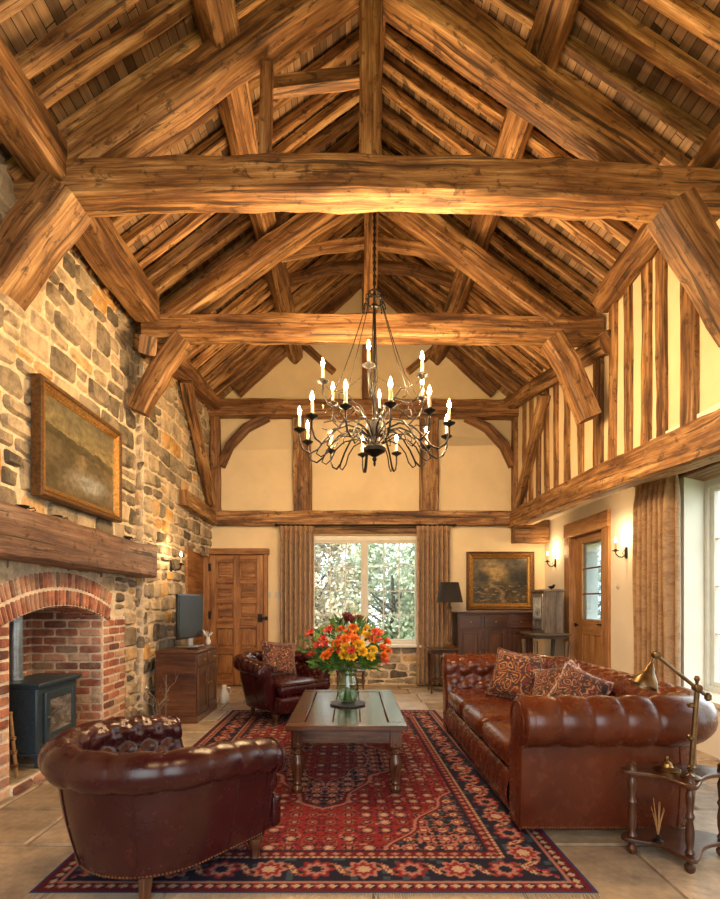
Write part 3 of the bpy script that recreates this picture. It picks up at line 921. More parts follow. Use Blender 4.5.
# ------------------------------------------------------------------ windows and doors
def casement(parent, w0, w1, z0, z1, mp, cols, rows, fw=0.045, bw=0.018):
    fr = MB()
    def bar(a0, a1, b0, b1, d0=-0.02, d1=0.03):
        p, q = mp(a0, b0, d0), mp(a1, b1, d1)
        fr.b2(p, q)
    bar(w0, w0 + fw, z0, z1); bar(w1 - fw, w1, z0, z1)
    bar(w0 + fw, w1 - fw, z0, z0 + fw); bar(w0 + fw, w1 - fw, z1 - fw, z1)
    link('casement_frame', fr, M['white_paint'], parent, bevel=0.004)
    a, b, c, d = w0 + fw, w1 - fw, z0 + fw, z1 - fw
    gb = MB()
    for i in range(1, cols):
        x = a + (b - a) * i / cols
        gb.b2(mp(x - bw / 2, c, -0.008), mp(x + bw / 2, d, 0.018))
    for j in range(1, rows):
        z = c + (d - c) * j / rows
        gb.b2(mp(a, z - bw / 2, -0.008), mp(b, z + bw / 2, 0.016))
    link('glazing_bars', gb, M['white_paint'], parent, bevel=0.002)
    gl = MB()
    gl.b2(mp(a, c, 0.002), mp(b, d, 0.006))
    link('glass', gl, M['glass'], parent)

mpw = lambda a, b, d: (a, 8.2 - d, b)
f = MB()
f.b2(mpw(WX0, WZ0, -.04), mpw(WX0 + .05, WZ1, .05)); f.b2(mpw(WX1 - .05, WZ0, -.04), mpw(WX1, WZ1, .05))
f.b2(mpw(WX0 + .05, WZ1 - .09, -.038), mpw(WX1 - .05, WZ1, .048)); f.b2(mpw(WX0 + .05, WZ0, -.038), mpw(WX1 - .05, WZ0 + .05, .048))
f.b2(mpw(.175, WZ0 + .05, -.036), mpw(.225, WZ1 - .09, .055))
w1 = struct('window_1', f, M['white_paint'], bevel=0.005)
casement(w1, WX0 + .05, .175, WZ0 + .05, WZ1 - .09, mpw, 3, 4, .032)
casement(w1, .225, WX1 - .05, WZ0 + .05, WZ1 - .09, mpw, 3, 4, .032)
f = MB(); f.b2((WX0 - .03, 7.95, WZ0 - .035), (WX1 + .03, 8.22, WZ0 + .003))
link('window_sill', f, M['white_paint'], w1, bevel=0.006)

mpr = lambda a, b, d: (XR + 0.36 - d, a, b)
f = MB()
f.b2(mpr(4.82, .45, -.03), mpr(4.92, 2.47, .06)); f.b2(mpr(RW0, .45, -.03), mpr(RW0 + .08, 2.47, .06))
f.b2(mpr(RW0 + .08, 2.39, -.028), mpr(4.82, 2.47, .058)); f.b2(mpr(RW0 + .08, .45, -.028), mpr(4.82, .52, .058))
f.b2(mpr(3.4, .52, -.026), mpr(3.5, 2.39, .056))
w2 = struct('window_2', f, M['white_paint'], bevel=0.005)
casement(w2, 3.5, 4.82, .52, 2.39, mpr, 3, 4)
casement(w2, RW0 + .08, 3.4, .52, 2.39, mpr, 3, 4)
f = MB(); f.b2((XR - .04, RW0, .43), (XR + .34, 4.86, .47))
link('window_sill', f, M['white_paint'], w2, bevel=0.006)

# ten-panel oak door beside the stone wall
dx0, dx1, dz = -2.24, -1.385, 2.05
f = MB()
f.b2((-2.36, 7.98, 0), (dx0 + .01, 8.12, dz + .01)); f.b2((dx1 - .005, 8.0, 0), (dx1 + .055, 8.12, dz + .01)); f.b2((-2.36, 7.97, dz + .01), (dx1 + .075, 8.12, 2.155))
d1 = struct('door_1', f, M['oak_door'], bevel=0.006)
lf = MB(); lf.b2((dx0 + .01, 8.03, 0.01), (dx1 - .01, 8.08, dz)); link('door_leaf', lf, M['oak_door'], d1)
st = MB()
cx = (dx0 + dx1) / 2
zs = [0.02, 0.47, 0.55, 0.80, 0.90, 1.22, 1.32, 1.53, 1.61, 1.80, 1.88]
rails = [(0.01, .16), (.50, .60), (.90, 1.06), (1.29, 1.37), (1.60, 1.68), (1.93, 2.05)]
for x in (dx0 + .01, cx - .05, dx1 - .11):
    st.b2((x, 8.0, 0.01), (x + .1, 8.04, dz))
for a, b in rails:
    st.b2((dx0 + .11, 8.002, a), (cx - .05, 8.038, b)); st.b2((cx + .05, 8.002, a), (dx1 - .11, 8.038, b))
link('stiles_and_rails', st, M['oak_door'], d1, bevel=0.008)
for i in range(5):
    for x0, x1 in ((dx0 + .11, cx - .05), (cx + .05, dx1 - .11)):
        p = MB(); a, b = rails[i][1] + .025, rails[i + 1][0] - .025
        p.b2((x0 + .025, 8.012, a), (x1 - .025, 8.035, b)); link('panel', p, M['oak_door'], d1, bevel=0.012)
f = MB(); f.b2((dx1 - .09, 7.98, 1.0), (dx1 - .02, 8.0, 1.13)); f.tube([(dx1 - .055, 7.99, 1.06), (dx1 - .055, 7.95, 1.06), (dx1 + .04, 7.94, 1.06)], .012)
f.b2((dx1 + .02, 7.97, 1.03), (dx1 + .07, 7.995, 1.09))
link('latch', f, M['iron'], d1, bevel=0.003)
for z in (0.3, 1.05, 1.8):
    f = MB(); f.b2((dx0 - .01, 7.975, z), (dx0 + .03, 8.0, z + .12)); link('hinge', f, M['iron'], d1, bevel=0.003)
# timber lining of the splayed reveal
tl = MB()
tl.prism([(-2.235, 6.82), (-2.2, 6.82), (-2.33, 8.0), (-2.40, 8.0)], lambda a, b, d: (a, b, d), 0, 2.06)
struct('trim_2', tl, M['oak_door'], bevel=0.004)

# part-glazed pine door in the right wall
mpd = lambda a, b, d: (XR + 0.02 - d, a, b)
f = MB()
f.b2(mpd(DY0, 0, -.1), mpd(DY0 + .17, DZ - .2, .05)); f.b2(mpd(DY1 - .17, 0, -.1), mpd(DY1, DZ - .2, .05)); f.b2(mpd(DY0, DZ - .2, -.1), mpd(DY1, DZ, .06))
d2 = struct('door_2', f, M['pine_door'], bevel=0.008)
a0, a1 = DY0 + .17, DY1 - .17
g0, g1, gz0, gz1 = a0 + .2, a1 - .2, 1.08, 2.10
lf = MB()
lf.b2(mpd(a0, .01, -.09), mpd(g0, DZ - .2, -.04)); lf.b2(mpd(g1, .01, -.09), mpd(a1, DZ - .2, -.04))
lf.b2(mpd(g0, gz1, -.09), mpd(g1, DZ - .2, -.04)); lf.b2(mpd(g0, .01, -.09), mpd(g1, .2, -.04))
lf.b2(mpd(g0, .88, -.09), mpd(g1, gz0, -.04)); lf.b2(mpd((g0 + g1) / 2 - .04, .2, -.09), mpd((g0 + g1) / 2 + .04, .88, -.04))
link('door_leaf', lf, M['pine_door'], d2, bevel=0.006)
for q0, q1 in ((g0, (g0 + g1) / 2 - .04), ((g0 + g1) / 2 + .04, g1)):
    p = MB(); p.b2(mpd(q0, .2, -.085), mpd(q1, .88, -.06)); link('panel', p, M['pine_door'], d2, bevel=0.01)
p = MB(); p.b2(mpd(g0, gz0, -.07), mpd(g1, gz1, -.062))
g = G('leaded_glass')
n1 = g.noise(g.mp(g.ob(), (1, 6, 5)), 1, 4, 0.6, 1.0)
M['leaded'] = g.done(g.ramp(n1, [(0.32, (0.16, 0.15, 0.14)), (0.44, (0.36, 0.43, 0.48)), (0.56, (0.62, 0.72, 0.80)), (0.75, (0.85, 0.92, 0.95))]), 0.12, coat=0.4)
M['door_glass'] = glass('rippled_door_glass', (0.70, 0.80, 0.86), 0.04)
link('glass', p, M['door_glass'], d2)
p = MB()
p.b2(mpd(g0, 1.41, -.065), mpd(g1, 1.43, -.05)); p.b2(mpd(g0, 1.75, -.065), mpd(g1, 1.77, -.05))
link('glazing_bars', p, M['oak_dark'], d2)
p = MB(); p.lathe([(.0, 0), (.022, .004), (.026, .02), (.012, .035), (.012, .05)], mpd(a1 - .1, 1.0, .02), 12, Matrix.Rotation(R(90), 3, 'Y')); link('knob', p, M['iron'], d2)
p = MB(); p.b2(mpd(a0 + .03, 1.0, -.04), mpd(a0 + .08, 1.1, -.02)); p.tube([mpd(a0 + .055, 1.03, -.03), mpd(a0 + .055, 1.03, .02), mpd(a0 + .16, 1.03, .02)], .01); link('handle', p, M['iron'], d2)
# ------------------------------------------------------------------ leather seating
def resample(pts, step):
    P = [Vector(p) for p in pts]
    L = [0]
    for a, b in zip(P, P[1:]):
        L.append(L[-1] + (b - a).length)
    n = max(2, round(L[-1] / step))
    out = []
    k = 0
    for i in range(n + 1):
        t = L[-1] * i / n
        while k < len(L) - 2 and L[k + 1] < t:
            k += 1
        f = (t - L[k]) / max(1e-9, L[k + 1] - L[k])
        out.append(P[k].lerp(P[k + 1], min(1, f)))
    return out, L[-1]

def normals2(P):
    N = []
    for i in range(len(P)):
        d = (P[min(i + 1, len(P) - 1)] - P[max(i - 1, 0)]).normalized()
        N.append(Vector((-d.y, d.x)))
    return N

def leather_shell(root, path, zs, zc, rr, nc, du, dv, wall, zb, wall_b, mat, amp=0.022, ends=True, pleat=0.011, droop=0.0, panel_seams=()):
    """tufted inner face, rolled top and plain outer panel swept along a plan path (points in plan)"""
    P, L = resample(path, min(0.0125, du / 12))
    def sag(f, z):                         # the arms fall a little towards their fronts
        return z - droop * abs(2 * f - 1) ** 4 * max(0, min(1, (z - zb) / (zc - zb)))
    N = normals2(P)
    # profile: inner face up to the roll, round the roll, back under it
    prof = []
    a0 = R(205)
    pin = Vector((nc + rr * math.cos(a0), zc + rr * math.sin(a0)))
    for i in range(14):
        f = i / 14
        prof.append((Vector((0.0, zs)).lerp(pin, f) - Vector((0.012 * math.sin(f * PI), 0))))
    for i in range(27):
        a = a0 - (a0 + R(62)) * i / 26
        prof.append(Vector((nc + rr * math.cos(a), zc + rr * math.sin(a))))
    vl = [0]
    for a, b in zip(prof, prof[1:]):
        vl.append(vl[-1] + (b - a).length)
    # arc length at which tufts give way to straight pleats: crest of the roll
    ic = min(range(len(prof)), key=lambda i: -prof[i].y)
    vc = vl[ic] - 0.01
    nu = max(1, round(L / du))
    du = L / nu
    pn = []
    for i in range(len(prof)):
        d = (prof[min(i + 1, len(prof) - 1)] - prof[max(i - 1, 0)]).normalized()
        pn.append(Vector((-d.y, d.x)))
    vs = []
    for i, (p, nn) in enumerate(zip(P, N)):
        u = L * i / (len(P) - 1)
        for j, q in enumerate(prof):
            a = u / du
            b = (vc - vl[j]) / dv
            if b >= 0:
                h = (abs(math.sin(PI * (a + b))) * abs(math.sin(PI * (a - b)))) ** 0.42
                # deepen the buttons
                h2 = amp * h
            else:
                fade = 1.0
                h2 = pleat * abs(math.sin(PI * a)) ** 0.55 + (amp - pleat)
                e = min(1, -b / 0.25)
                hh = (abs(math.sin(PI * a)) ** 2) ** 0.42
                h2 = (amp * hh) * (1 - e) + h2 * e
            k = h2 - amp
            w = q + pn[j] * k
            vs.append(Vector((p.x + nn.x * w.x, p.y + nn.y * w.x, sag(i / (len(P) - 1), w.y))))
    m = len(prof)
    fs, uvs = [], []
    for i in range(len(P) - 1):
        for j in range(m - 1):
            fs.append((i * m + j, (i + 1) * m + j, (i + 1) * m + j + 1, i * m + j + 1))
    mb = MB()
    mb.add(vs, fs)
    link('rolled_back_and_arms', mb, mat, root, sharp=0)
    # buttons
    bt0 = None
    for i in range(0, 2 * nu + 1):
        a = i / 2
        for b in [x / 2 for x in range(0, int(vc / dv * 2))]:
            if abs((a + b) - round(a + b)) > 0.01: continue
            u, vv = a * du, vc - b * dv
            ip = min(len(P) - 1, round(u / L * (len(P) - 1)))
            j = min(range(m), key=lambda t: abs(vl[t] - vv))
            w = prof[j] - pn[j] * (amp - 0.002)
            c = Vector((P[ip].x + N[ip].x * w.x, P[ip].y + N[ip].y * w.x, sag(ip / (len(P) - 1), w.y)))
            if bt0 is None:
                bt = MB(); bt.lathe([(0.001, -0.008), (0.008, -0.006), (0.010, 0), (0.008, 0.006), (0.001, 0.008)], (0, 0, 0), 8)
                bt0 = link('button', bt, mat, root, loc=c)
            else:
                o = bt0.copy(); col.objects.link(o); o.parent = root; o.location = c
    # outer panel
    wt = prof[-1]
    op = MB()
    vs, fs = [], []
    K = 8
    for i, (p, nn) in enumerate(zip(P, N)):
        for j in range(K + 1):
            f = j / K
            n_ = (wall * (1 - f) + wall_b * f) + 0.012 * math.sin(f * PI)
            z = (wt.y + 0.03) * (1 - f) + zb * f
            vs.append(Vector((p.x + nn.x * n_, p.y + nn.y * n_, sag(i / (len(P) - 1), z))))
    for i in range(len(P) - 1):
        for j in range(K):
            fs.append((i * (K + 1) + j, (i + 1) * (K + 1) + j, (i + 1) * (K + 1) + j + 1, i * (K + 1) + j + 1))
    op.add(vs, fs)
    opn = link('outer_panel', op, mat, root, sharp=0)
    for sfrac in panel_seams:
        ip = round(sfrac * (len(P) - 1))
        sm = MB()
        sm.tube([vs[ip * (K + 1) + j] + Vector((N[ip].x, N[ip].y, 0)) * .001 for j in range(K + 1)], 0.0045, 6)
        link('seam_piping', sm, mat, opn)
    # close-nailed trim at the foot of the panel
    nl = MB()
    Q, L2 = resample([Vector((p.x + nn.x * (wall_b + .003), p.y + nn.y * (wall_b + .003), zb + .012)) for p, nn in zip(P, N)], 0.016)
    for p in Q:
        nl.lathe([(0.0056, -0.004), (0.0056, 0), (0.003, 0.0035)], p, 6)
    link('nail_trim', nl, M['gilt_dark'], opn)
    # arm fronts
    out = [(q.x, q.y) for q in prof] + [(wall + 0.004, wt.y + 0.02), ((wall + wall_b) / 2 + .01, (wt.y + zb) / 2), (wall_b, zb), (0.0, zb)]
    for e in (0, len(P) - 1):
        p, nn = P[e], N[e]
        d = (P[0] - P[1]).normalized() if e == 0 else (P[-1] - P[-2]).normalized()
        fr = MB()
        pm = lambda a, b, t: Vector((p.x + nn.x * a + d.x * t, p.y + nn.y * a + d.y * t, sag(0, b)))
        n = len(out)
        cx, cz = sum(x for x, y in out) / n, sum(y for x, y in out) / n
        rg = []
        for s_, t in ((1.0, -0.03), (1.0, 0.006), (0.97, 0.014), (0.85, 0.022), (0.5, 0.028)):
            rg.append([pm(cx + (x - cx) * s_, cz + (y - cz) * (1 - (1 - s_) * 0.5), t) for x, y in out])
        fr.rings(rg, cap=True)
        af = link('arm_front', fr, mat, root, sharp=50)
        pp = MB()
        pp.tube([pm(x, y, 0.012) for x, y in out], 0.007, 6)
        # scroll inside the roll
        sc = [pm(nc + (rr - 0.02 - 0.012 * k / 6) * math.cos(R(230) - k * 0.42), zc + (rr - 0.02 - 0.012 * k / 6) * math.sin(R(230) - k * 0.42), 0.027) for k in range(13)]
        pp.tube(sc, 0.006, 6)
        link('piping', pp, mat, af)

def pad(mb, poly, z0, z1, r, crown=0.02):
    """upholstered pad over a plan polygon with rounded edges"""
    n = len(poly)
    c = Vector((sum(p[0] for p in poly) / n, sum(p[1] for p in poly) / n))
    def ring(ins, z):
        out = []
        for p in poly:
            d = Vector(p) - c
            l = d.length
            q = c + d * max(0.02, (l - ins) / l)
            out.append((q.x, q.y, z))
        return out
    rg = [ring(0.3, z0), ring(r, z0)]
    for k in range(7):
        a = -PI / 2 + PI * k / 6
        rg.append(ring(r - r * math.cos(a), (z0 + z1) / 2 + (z1 - z0) / 2 * math.sin(a)))
    for ins, f in ((r + .04, .35), (r + .10, .7), (r + .18, .92), (r + 0.3, 1.0)):
        rg.append(ring(ins, z1 + crown * f))
    mb.rings(rg, cap=True)

def turned(h, r, style=0):
    if style == 0:   # chair foot
        return [(r * .5, 0), (r * .62, h * .04), (r * .55, h * .12), (r * .5, h * .3), (r * .75, h * .45), (r * 1.0, h * .62), (r * .95, h * .74), (r * .6, h * .82), (r * .85, h * .88), (r * .85, h)]
    if style == 1:   # bun
        return [(r * .6, 0), (r * .95, h * .18), (r, h * .45), (r * .8, h * .75), (r * .55, h * .85), (r * .7, h)]
    # table leg
    return [(r * .62, 0), (r * .8, h * .03), (r * .85, h * .07), (r * .55, h * .12), (r * .75, h * .15), (r * .62, h * .2), (r * .8, h * .3), (r * 1.0, h * .42), (r * .95, h * .5), (r * .6, h * .58), (r * .55, h * .6), (r * .95, h * .63), (r * .6, h * .67), (r * .8, h * .72), (r * .95, h * .78), (r * .6, h * .82), (r * .6, h * .83)]

def tub_chair(loc, rz, label, mat, scale=1.0):
    t = thing('leather_armchair', label, 'armchair', loc, rz, 'leather tub armchairs', scale)
    Ri, xf = 0.29, 0.34
    path = [(xf, -Ri)] + [(0.0 + Ri * math.cos(a), Ri * math.sin(a)) for a in [R(-90 - i * 180 / 32) for i in range(33)]] + [(xf, Ri)]
    leather_shell(t, path, 0.36, 0.603, 0.088, 0.13, 0.125, 0.10, 0.15, 0.135, 0.065, mat, 0.016, droop=0.06, panel_seams=(.13, .36, .52, .68, .87))
    # seat base and cushion
    bp = [(xf + .12, -Ri - .04), (xf + .028, -Ri - .05), (xf + .026, -Ri + .01)] + [(Ri * math.cos(a), Ri * math.sin(a)) for a in [R(-90 - i * 180 / 20) for i in range(21)]] + [(xf + .026, Ri - .01), (xf + .028, Ri + .05), (xf + .12, Ri + .04)]
    b = MB(); b.prism(bp, lambda a, c, d: (a, c, d), 0.13, 0.30); link('seat_base', b, mat, t, bevel=0.02)
    fr = MB(); fr.rbox((xf + .125, 0, 0.215), (0.07, 2 * Ri + .12, 0.17), 0.028, 8, (.012, 0, 0)); link('front_rail', fr, mat, t, sharp=0)
    cp = [(xf + .045, -Ri + .012), (xf + .05, -Ri - .04), (xf + .15, -Ri - .04), (xf + .165, 0), (xf + .15, Ri + .04), (xf + .05, Ri + .04), (xf + .045, Ri - .012), (0.15, Ri - .008)] + [((Ri - .01) * math.cos(a), (Ri - .01) * math.sin(a)) for a in [R(90 + i * 180 / 20) for i in range(21)]] + [(0.15, -Ri + .008)]
    cp2, _ = resample(cp + [cp[0]], 0.04)
    q = MB(); pad(q, [(p.x, p.y) for p in cp2[:-1]], 0.295, 0.43, 0.045, 0.025)
    cu = link('seat_cushion', q, mat, t, sharp=0)
    pi = MB(); pi.tube([(p.x * .995, p.y * .995, .415) for p in cp2], .006, 6); link('piping', pi, mat, cu)
    for x, y in ((xf + .01, -Ri - .01), (xf + .01, Ri + .01)):
        f = MB(); f.lathe(turned(0.15, 0.045), (x, y, 0), 14); link('foot', f, M['cherry'], t)
    for x, y in ((-.19, -.20), (-.19, .20)):
        f = MB(); f.rings([[(x * 1.12 + sx * .016, y * 1.12 + sy * .016, 0) for sx, sy in ((-1, -1), (1, -1), (1, 1), (-1, 1))], [(x + sx * .026, y + sy * .026, .15) for sx, sy in ((-1, -1), (1, -1), (1, 1), (-1, 1))]], smooth=False)
        link('foot', f, M['cherry'], t, bevel=.004)
    return t
tub_chair((-0.945, 2.50, 0), R(53), 'oxblood leather tub armchair seen from behind beside the wood stove', M['leather_dark'], 1.0)
tub_chair((-0.84, 5.9, 0), R(-46), 'oxblood leather tub armchair facing the room behind the coffee table', M['leather_dark'], 1.04)

def chesterfield_sofa():
    t = thing('chesterfield_sofa', 'chestnut leather chesterfield sofa with three seat cushions and rolled arms', 'sofa', (0, 0, 0))
    mat = M['leather']
    xf, xb, ya, yb = 0.945, 1.81, 3.02, 4.97
    # local path in world plan; outward normal is to the left of travel
    r = 0.07
    def corner(cx, cy, a0, a1):
        return [(cx + r * math.cos(R(a0 + (a1 - a0) * i / 6)), cy + r * math.sin(R(a0 + (a1 - a0) * i / 6))) for i in range(7)]
    path = [(xf, yb)] + corner(xb - r, yb - r, 90, 0) + corner(xb - r, ya + r, 0, -90) + [(xf, ya)]
    leather_shell(t, path, 0.40, 0.645, 0.145, 0.19, 0.175, 0.15, 0.215, 0.05, 0.20, mat, 0.026, pleat=0.018, panel_seams=(.225, .775))
    b = MB(); b.b2((xf, ya - .0, 0.06), (xb + .02, yb, 0.30)); link('seat_base', b, mat, t)
    # tufted front rail
    fr = MB()
    def fn(u, v):
        y = ya - .005 + (yb - ya + .01) * u
        a, bb = u * 13, v * 1.0
        h = (abs(math.sin(PI * (a + bb))) * abs(math.sin(PI * (a - bb)))) ** .4
        e = math.sin(PI * v) ** .4
        return Vector((xf + .008 - (0.012 * h + .026) * e, y, 0.055 + 0.245 * v))
    fr.surf(fn, 170, 14)
    link('front_rail', fr, mat, t, sharp=0)
    w = (yb - ya - .02) / 3
    for k in range(3):
        y = ya + .01 + w * (k + .5)
        q = MB(); q.rbox((1.36, y, 0.385), (0.87, w - .006, 0.165), 0.06, 12, (.012, .004, .028))
        cu = link('seat_cushion', q, mat, t, sharp=0)
        for z in (0.335, 0.435):
            p = MB(); x0 = 0.93; h = w / 2 - .012
            p.tube([(1.7, y - h, z), (x0 + .05, y - h, z), (x0 + .012, y - h + .02, z), (x0 + .004, y - h + .06, z), (x0 - .004, y, z), (x0 + .004, y + h - .06, z), (x0 + .012, y + h - .02, z), (x0 + .05, y + h, z), (1.7, y + h, z)], .006, 6)
            link('piping', p, mat, cu)
    for x, y in ((1.02, 3.0), (1.93, 3.0), (1.02, 5.07), (1.93, 5.07)):
        f = MB(); f.lathe(turned(0.055, 0.045, 1), (x, y, 0.011), 14); link('foot', f, M['mahogany'], t)
chesterfield_sofa()

# ------------------------------------------------------------------ cushions
def cushion(name, label, loc, rot, s, mat, edge=None, th=0.075, group=None):
    mb = MB()
    for sg in (-1, 1):
        def fn(u, v, sg=sg):
            x, y = 2 * u - 1, 2 * v - 1
            k = 1 - 0.09 * (1 - (x * y) ** 2) * 1.0
            px = x * (1 - .10 * (1 - y * y) * abs(x) ** 3)
            py = y * (1 - .10 * (1 - x * x) * abs(y) ** 3)
            z = sg * th * ((1 - x ** 4) * (1 - y ** 4)) ** .62 + 0.006 * noise.noise(Vector((x * 3, y * 3, sg * 5 + loc[0])))
            return Vector((px * s / 2, py * s / 2, z))
        mb.surf(fn, 20, 20, mi=0)
    o = thing(name, label, 'cushion', loc, 0, group)
    o.rotation_euler = rot
    link('cushion_cover', mb, mat, o, sharp=0)
    if edge:
        e = MB()
        for a, b in (((-1, -1), (1, -1)), ((1, -1), (1, 1)), ((1, 1), (-1, 1)), ((-1, 1), (-1, -1))):
            pts = []
            for i in range(13):
                f = i / 12
                x, y = a[0] + (b[0] - a[0]) * f, a[1] + (b[1] - a[1]) * f
                px = x * (1 - .10 * (1 - y * y) * abs(x) ** 3)
                py = y * (1 - .10 * (1 - x * x) * abs(y) ** 3)
                pts.append((px * s / 2, py * s / 2, 0))
            e.tube(pts, 0.011, 6)
        link('piping', e, edge, o)
    return o
sg_ = 'scatter cushions on the sofa'
cushion('cushion', 'large tapestry cushion with gold scrolls at the far end of sofa', (1.42, 4.42, 0.665), (R(68), R(8), R(-38)), 0.43, M['tapestry'], M['tapestry2'], .08, sg_)
cushion('cushion', 'patterned cushion with red and white edge in middle of sofa', (1.60, 4.05, 0.625), (R(55), R(-12), R(-52)), 0.38, M['tapestry2'], M['kilim'], .07, sg_)
cushion('cushion', 'dark paisley cushion leaning toward the near arm of sofa', (1.66, 3.74, 0.635), (R(62), R(22), R(-40)), 0.36, M['tapestry2'], M['kilim'], .07, sg_)
cushion('cushion', 'small dark cushion behind the two nearer cushions on sofa', (1.70, 3.92, 0.64), (R(70), R(30), R(-60)), 0.32, M['tapestry'], M['kilim'], .06, sg_)
cushion('cushion', 'flowered dark tapestry cushion on the far armchair', (-0.86, 6.0, 0.645), (R(66), R(6), R(28)), 0.42, M['tapestry2'], M['tapestry'], .08)

# ------------------------------------------------------------------ rug
def hsh(a, b): return (math.sin(a * 127.1 + b * 311.7) * 43758.5453) % 1.0
RED, RED2, NAVY, PINK, CREAM, TEAL, RUST = (.20, .022, .026), (.11, .014, .018), (.016, .015, .032), (.33, .15, .125), (.42, .31, .22), (.04, .06, .085), (.24, .08, .045)
def rosette(x, y, r, cols):
    d = math.hypot(x, y)
    a = math.atan2(y, x)
    q = d / (r * (1 + .16 * math.cos(8 * a)))
    if q > 1: return None
    return cols[0] if q > .74 else cols[1] if q > .42 else cols[2]
RX0, RX1, RY0, RY1 = -1.44, 1.05, 2.27, 6.15
def rug_col(u, v):
    x, y = (u - .5) * (RX1 - RX0), (v - .5) * (RY1 - RY0)
    hx, hy = (RX1 - RX0) / 2, (RY1 - RY0) / 2
    dx, dy = hx - abs(x), hy - abs(y)
    d = min(dx, dy)
    al = y if dx < dy else x               # along the border
    if d < .015: return (.03, .05, .14)
    if d < .035: return RED2
    if d < .075:
        k = (al / .055) % 1
        return CREAM if abs(k - .5) + abs((d - .055) / .04) < .42 else (RED if k < .5 else NAVY)
    if d < .095: return PINK
    if d < .31:
        c = .2025
        k = (al / .225 + .5) % 1 - .5
        r = rosette(k * .225, d - c, .075, (PINK, RED, CREAM) if int(al / .225 + 50.5) % 2 else (RED, PINK, NAVY))
        if r: return r
        k2 = (al / .225) % 1 - .5
        r = rosette(k2 * .225, d - c - .05 * math.sin(al * 28), .032, (RUST, CREAM, RED))
        if r: return r
        if abs(d - c - .055 * math.sin(al * 2 * PI / .225)) < .008: return RUST
        if hsh(round(al / .03), round(d / .03)) > .86: return TEAL
        return NAVY
    if d < .33: return CREAM if (al / .03) % 1 < .5 else RUST
    if d < .375:
        k = (al / .06) % 1
        return PINK if abs(k - .5) + abs((d - .352) / .05) < .36 else RED2
    if d < .395: return NAVY
    # field
    ax, ay = abs(x), abs(y)
    m = ax / .62 + ay / 1.08 + .05 * math.cos(ay * 17) + .045 * math.cos(ax * 21)
    m2 = ax / .36 + ay / .62 + .06 * math.cos(ay * 24)
    cor = (hx - .395 - ax) / .5 + (hy - .395 - ay) / .85 + .05 * math.cos(ay * 19)
    if m2 < 1: g0, e = RED, m2
    elif m < 1: g0, e = NAVY, m
    elif cor < 1: g0, e = NAVY, cor
    else: g0, e = RED, 0
    if .965 < e < 1.0: return PINK
    if .93 < e <= .965: return RED2 if g0 == NAVY else NAVY
    f1 = ((ax / .035) % 1 - .5) ** 2 + ((ay / .035) % 1 - .5) ** 2
    hh = hsh(math.floor(ax / .035) + 3, math.floor(ay / .035) + 5)
    cs = .105
    cxn, cyn = math.floor(ax / cs), math.floor(ay / cs)
    ox, oy = (cxn + .5) * cs, (cyn + .5) * cs
    h = hsh(cxn, cyn)
    dk = g0 == NAVY
    r = rosette(ax - ox, ay - oy, .026 + .018 * h, ((PINK, RED, CREAM) if dk else (NAVY, PINK, CREAM)) if h > .5 else ((RED, CREAM, RUST) if dk else (RUST, NAVY, PINK)))
    if r: return r
    if abs((ax - ox) - .03 * math.sin(ay * 40)) < .005 or abs((ay - oy) - .03 * math.sin(ax * 37)) < .005: return RUST if dk else RED2
    if hsh(math.floor(ax / .021) + 9, math.floor(ay / .021)) > .8: return (TEAL if dk else RED2) if h < .6 else PINK
    if f1 < .1 and hh > .35: return (PINK if hh > .75 else RUST if hh > .55 else TEAL) if g0 == NAVY else (NAVY if hh > .7 else RED2 if hh > .5 else RUST)
    return g0
rg = MB()
nx, ny = 300, 470
def rfn(u, v):
    y = RY0 + (RY1 - RY0) * v
    x = RX0 + (RX1 - RX0) * u
    x += (0.05 - 0.1 * v) * (u)           # the rug lies a little askew
    return Vector((x, y, 0.010 + 0.001 * noise.noise(Vector((x * 3, y * 3, 0)))))
rg.surf(rfn, nx, ny, cols=lambda u, v: (*rug_col(u, v), 1))
for (a, b, c, d2_) in ((RX0, RX0, RY0, RY1), ):
    pass
ro = thing('persian_rug', 'red and navy patterned oriental rug on the stone flags', 'rug')
link('rug_pile', rg, M['rug'], ro, sharp=0)
ed = MB()
for i in range(60):
    v0, v1 = i / 60, (i + 1) / 60
    for u in (0, 1):
        a, b = rfn(u, v0), rfn(u, v1)
        ed.add([a, b, (b.x, b.y, 0.0005), (a.x, a.y, 0.0005)], [(0, 1, 2, 3)])
link('rug_binding', ed, M['rug'], ro)
fg = MB()
for v, sg in ((0, -1), (1, 1)):
    for i in range(240):
        a = rfn((i + .5) / 240, v)
        fg.tube([(a.x, a.y, .008), (a.x + random.uniform(-.006, .006), a.y + sg * .03, .004), (a.x + random.uniform(-.014, .014), a.y + sg * random.uniform(.045, .06), .003)], .0022, 4)
fo = link('rug_fringe', fg, M['fringe'], ro)
fo['kind'] = 'stuff'

# ------------------------------------------------------------------ coffee table
t = thing('coffee_table', 'dark oak coffee table with turned legs on the rug', 'table', (0, 0, 0))
tx0, tx1, ty0, ty1, tz = -0.447, 0.372, 3.40, 4.83, 0.48
b = MB()
b.b2((tx0, ty0, tz - .035), (tx1, ty0 + .11, tz)); b.b2((tx0, ty1 - .11, tz - .035), (tx1, ty1, tz))
b.b2((tx0, ty0 + .112, tz - .035), (tx0 + .12, ty1 - .112, tz)); b.b2((tx1 - .12, ty0 + .112, tz - .035), (tx1, ty1 - .112, tz))
nw = 3
for i in range(nw):
    a = tx0 + .124 + (tx1 - tx0 - .248) * i / nw
    c = tx0 + .124 + (tx1 - tx0 - .248) * (i + 1) / nw
    b.b2((a + .0012, ty0 + .114, tz - .035), (c - .0012, ty1 - .114, tz - .003))
link('table_top', b, M['table_wood'], t, bevel=.005)
ap = MB()
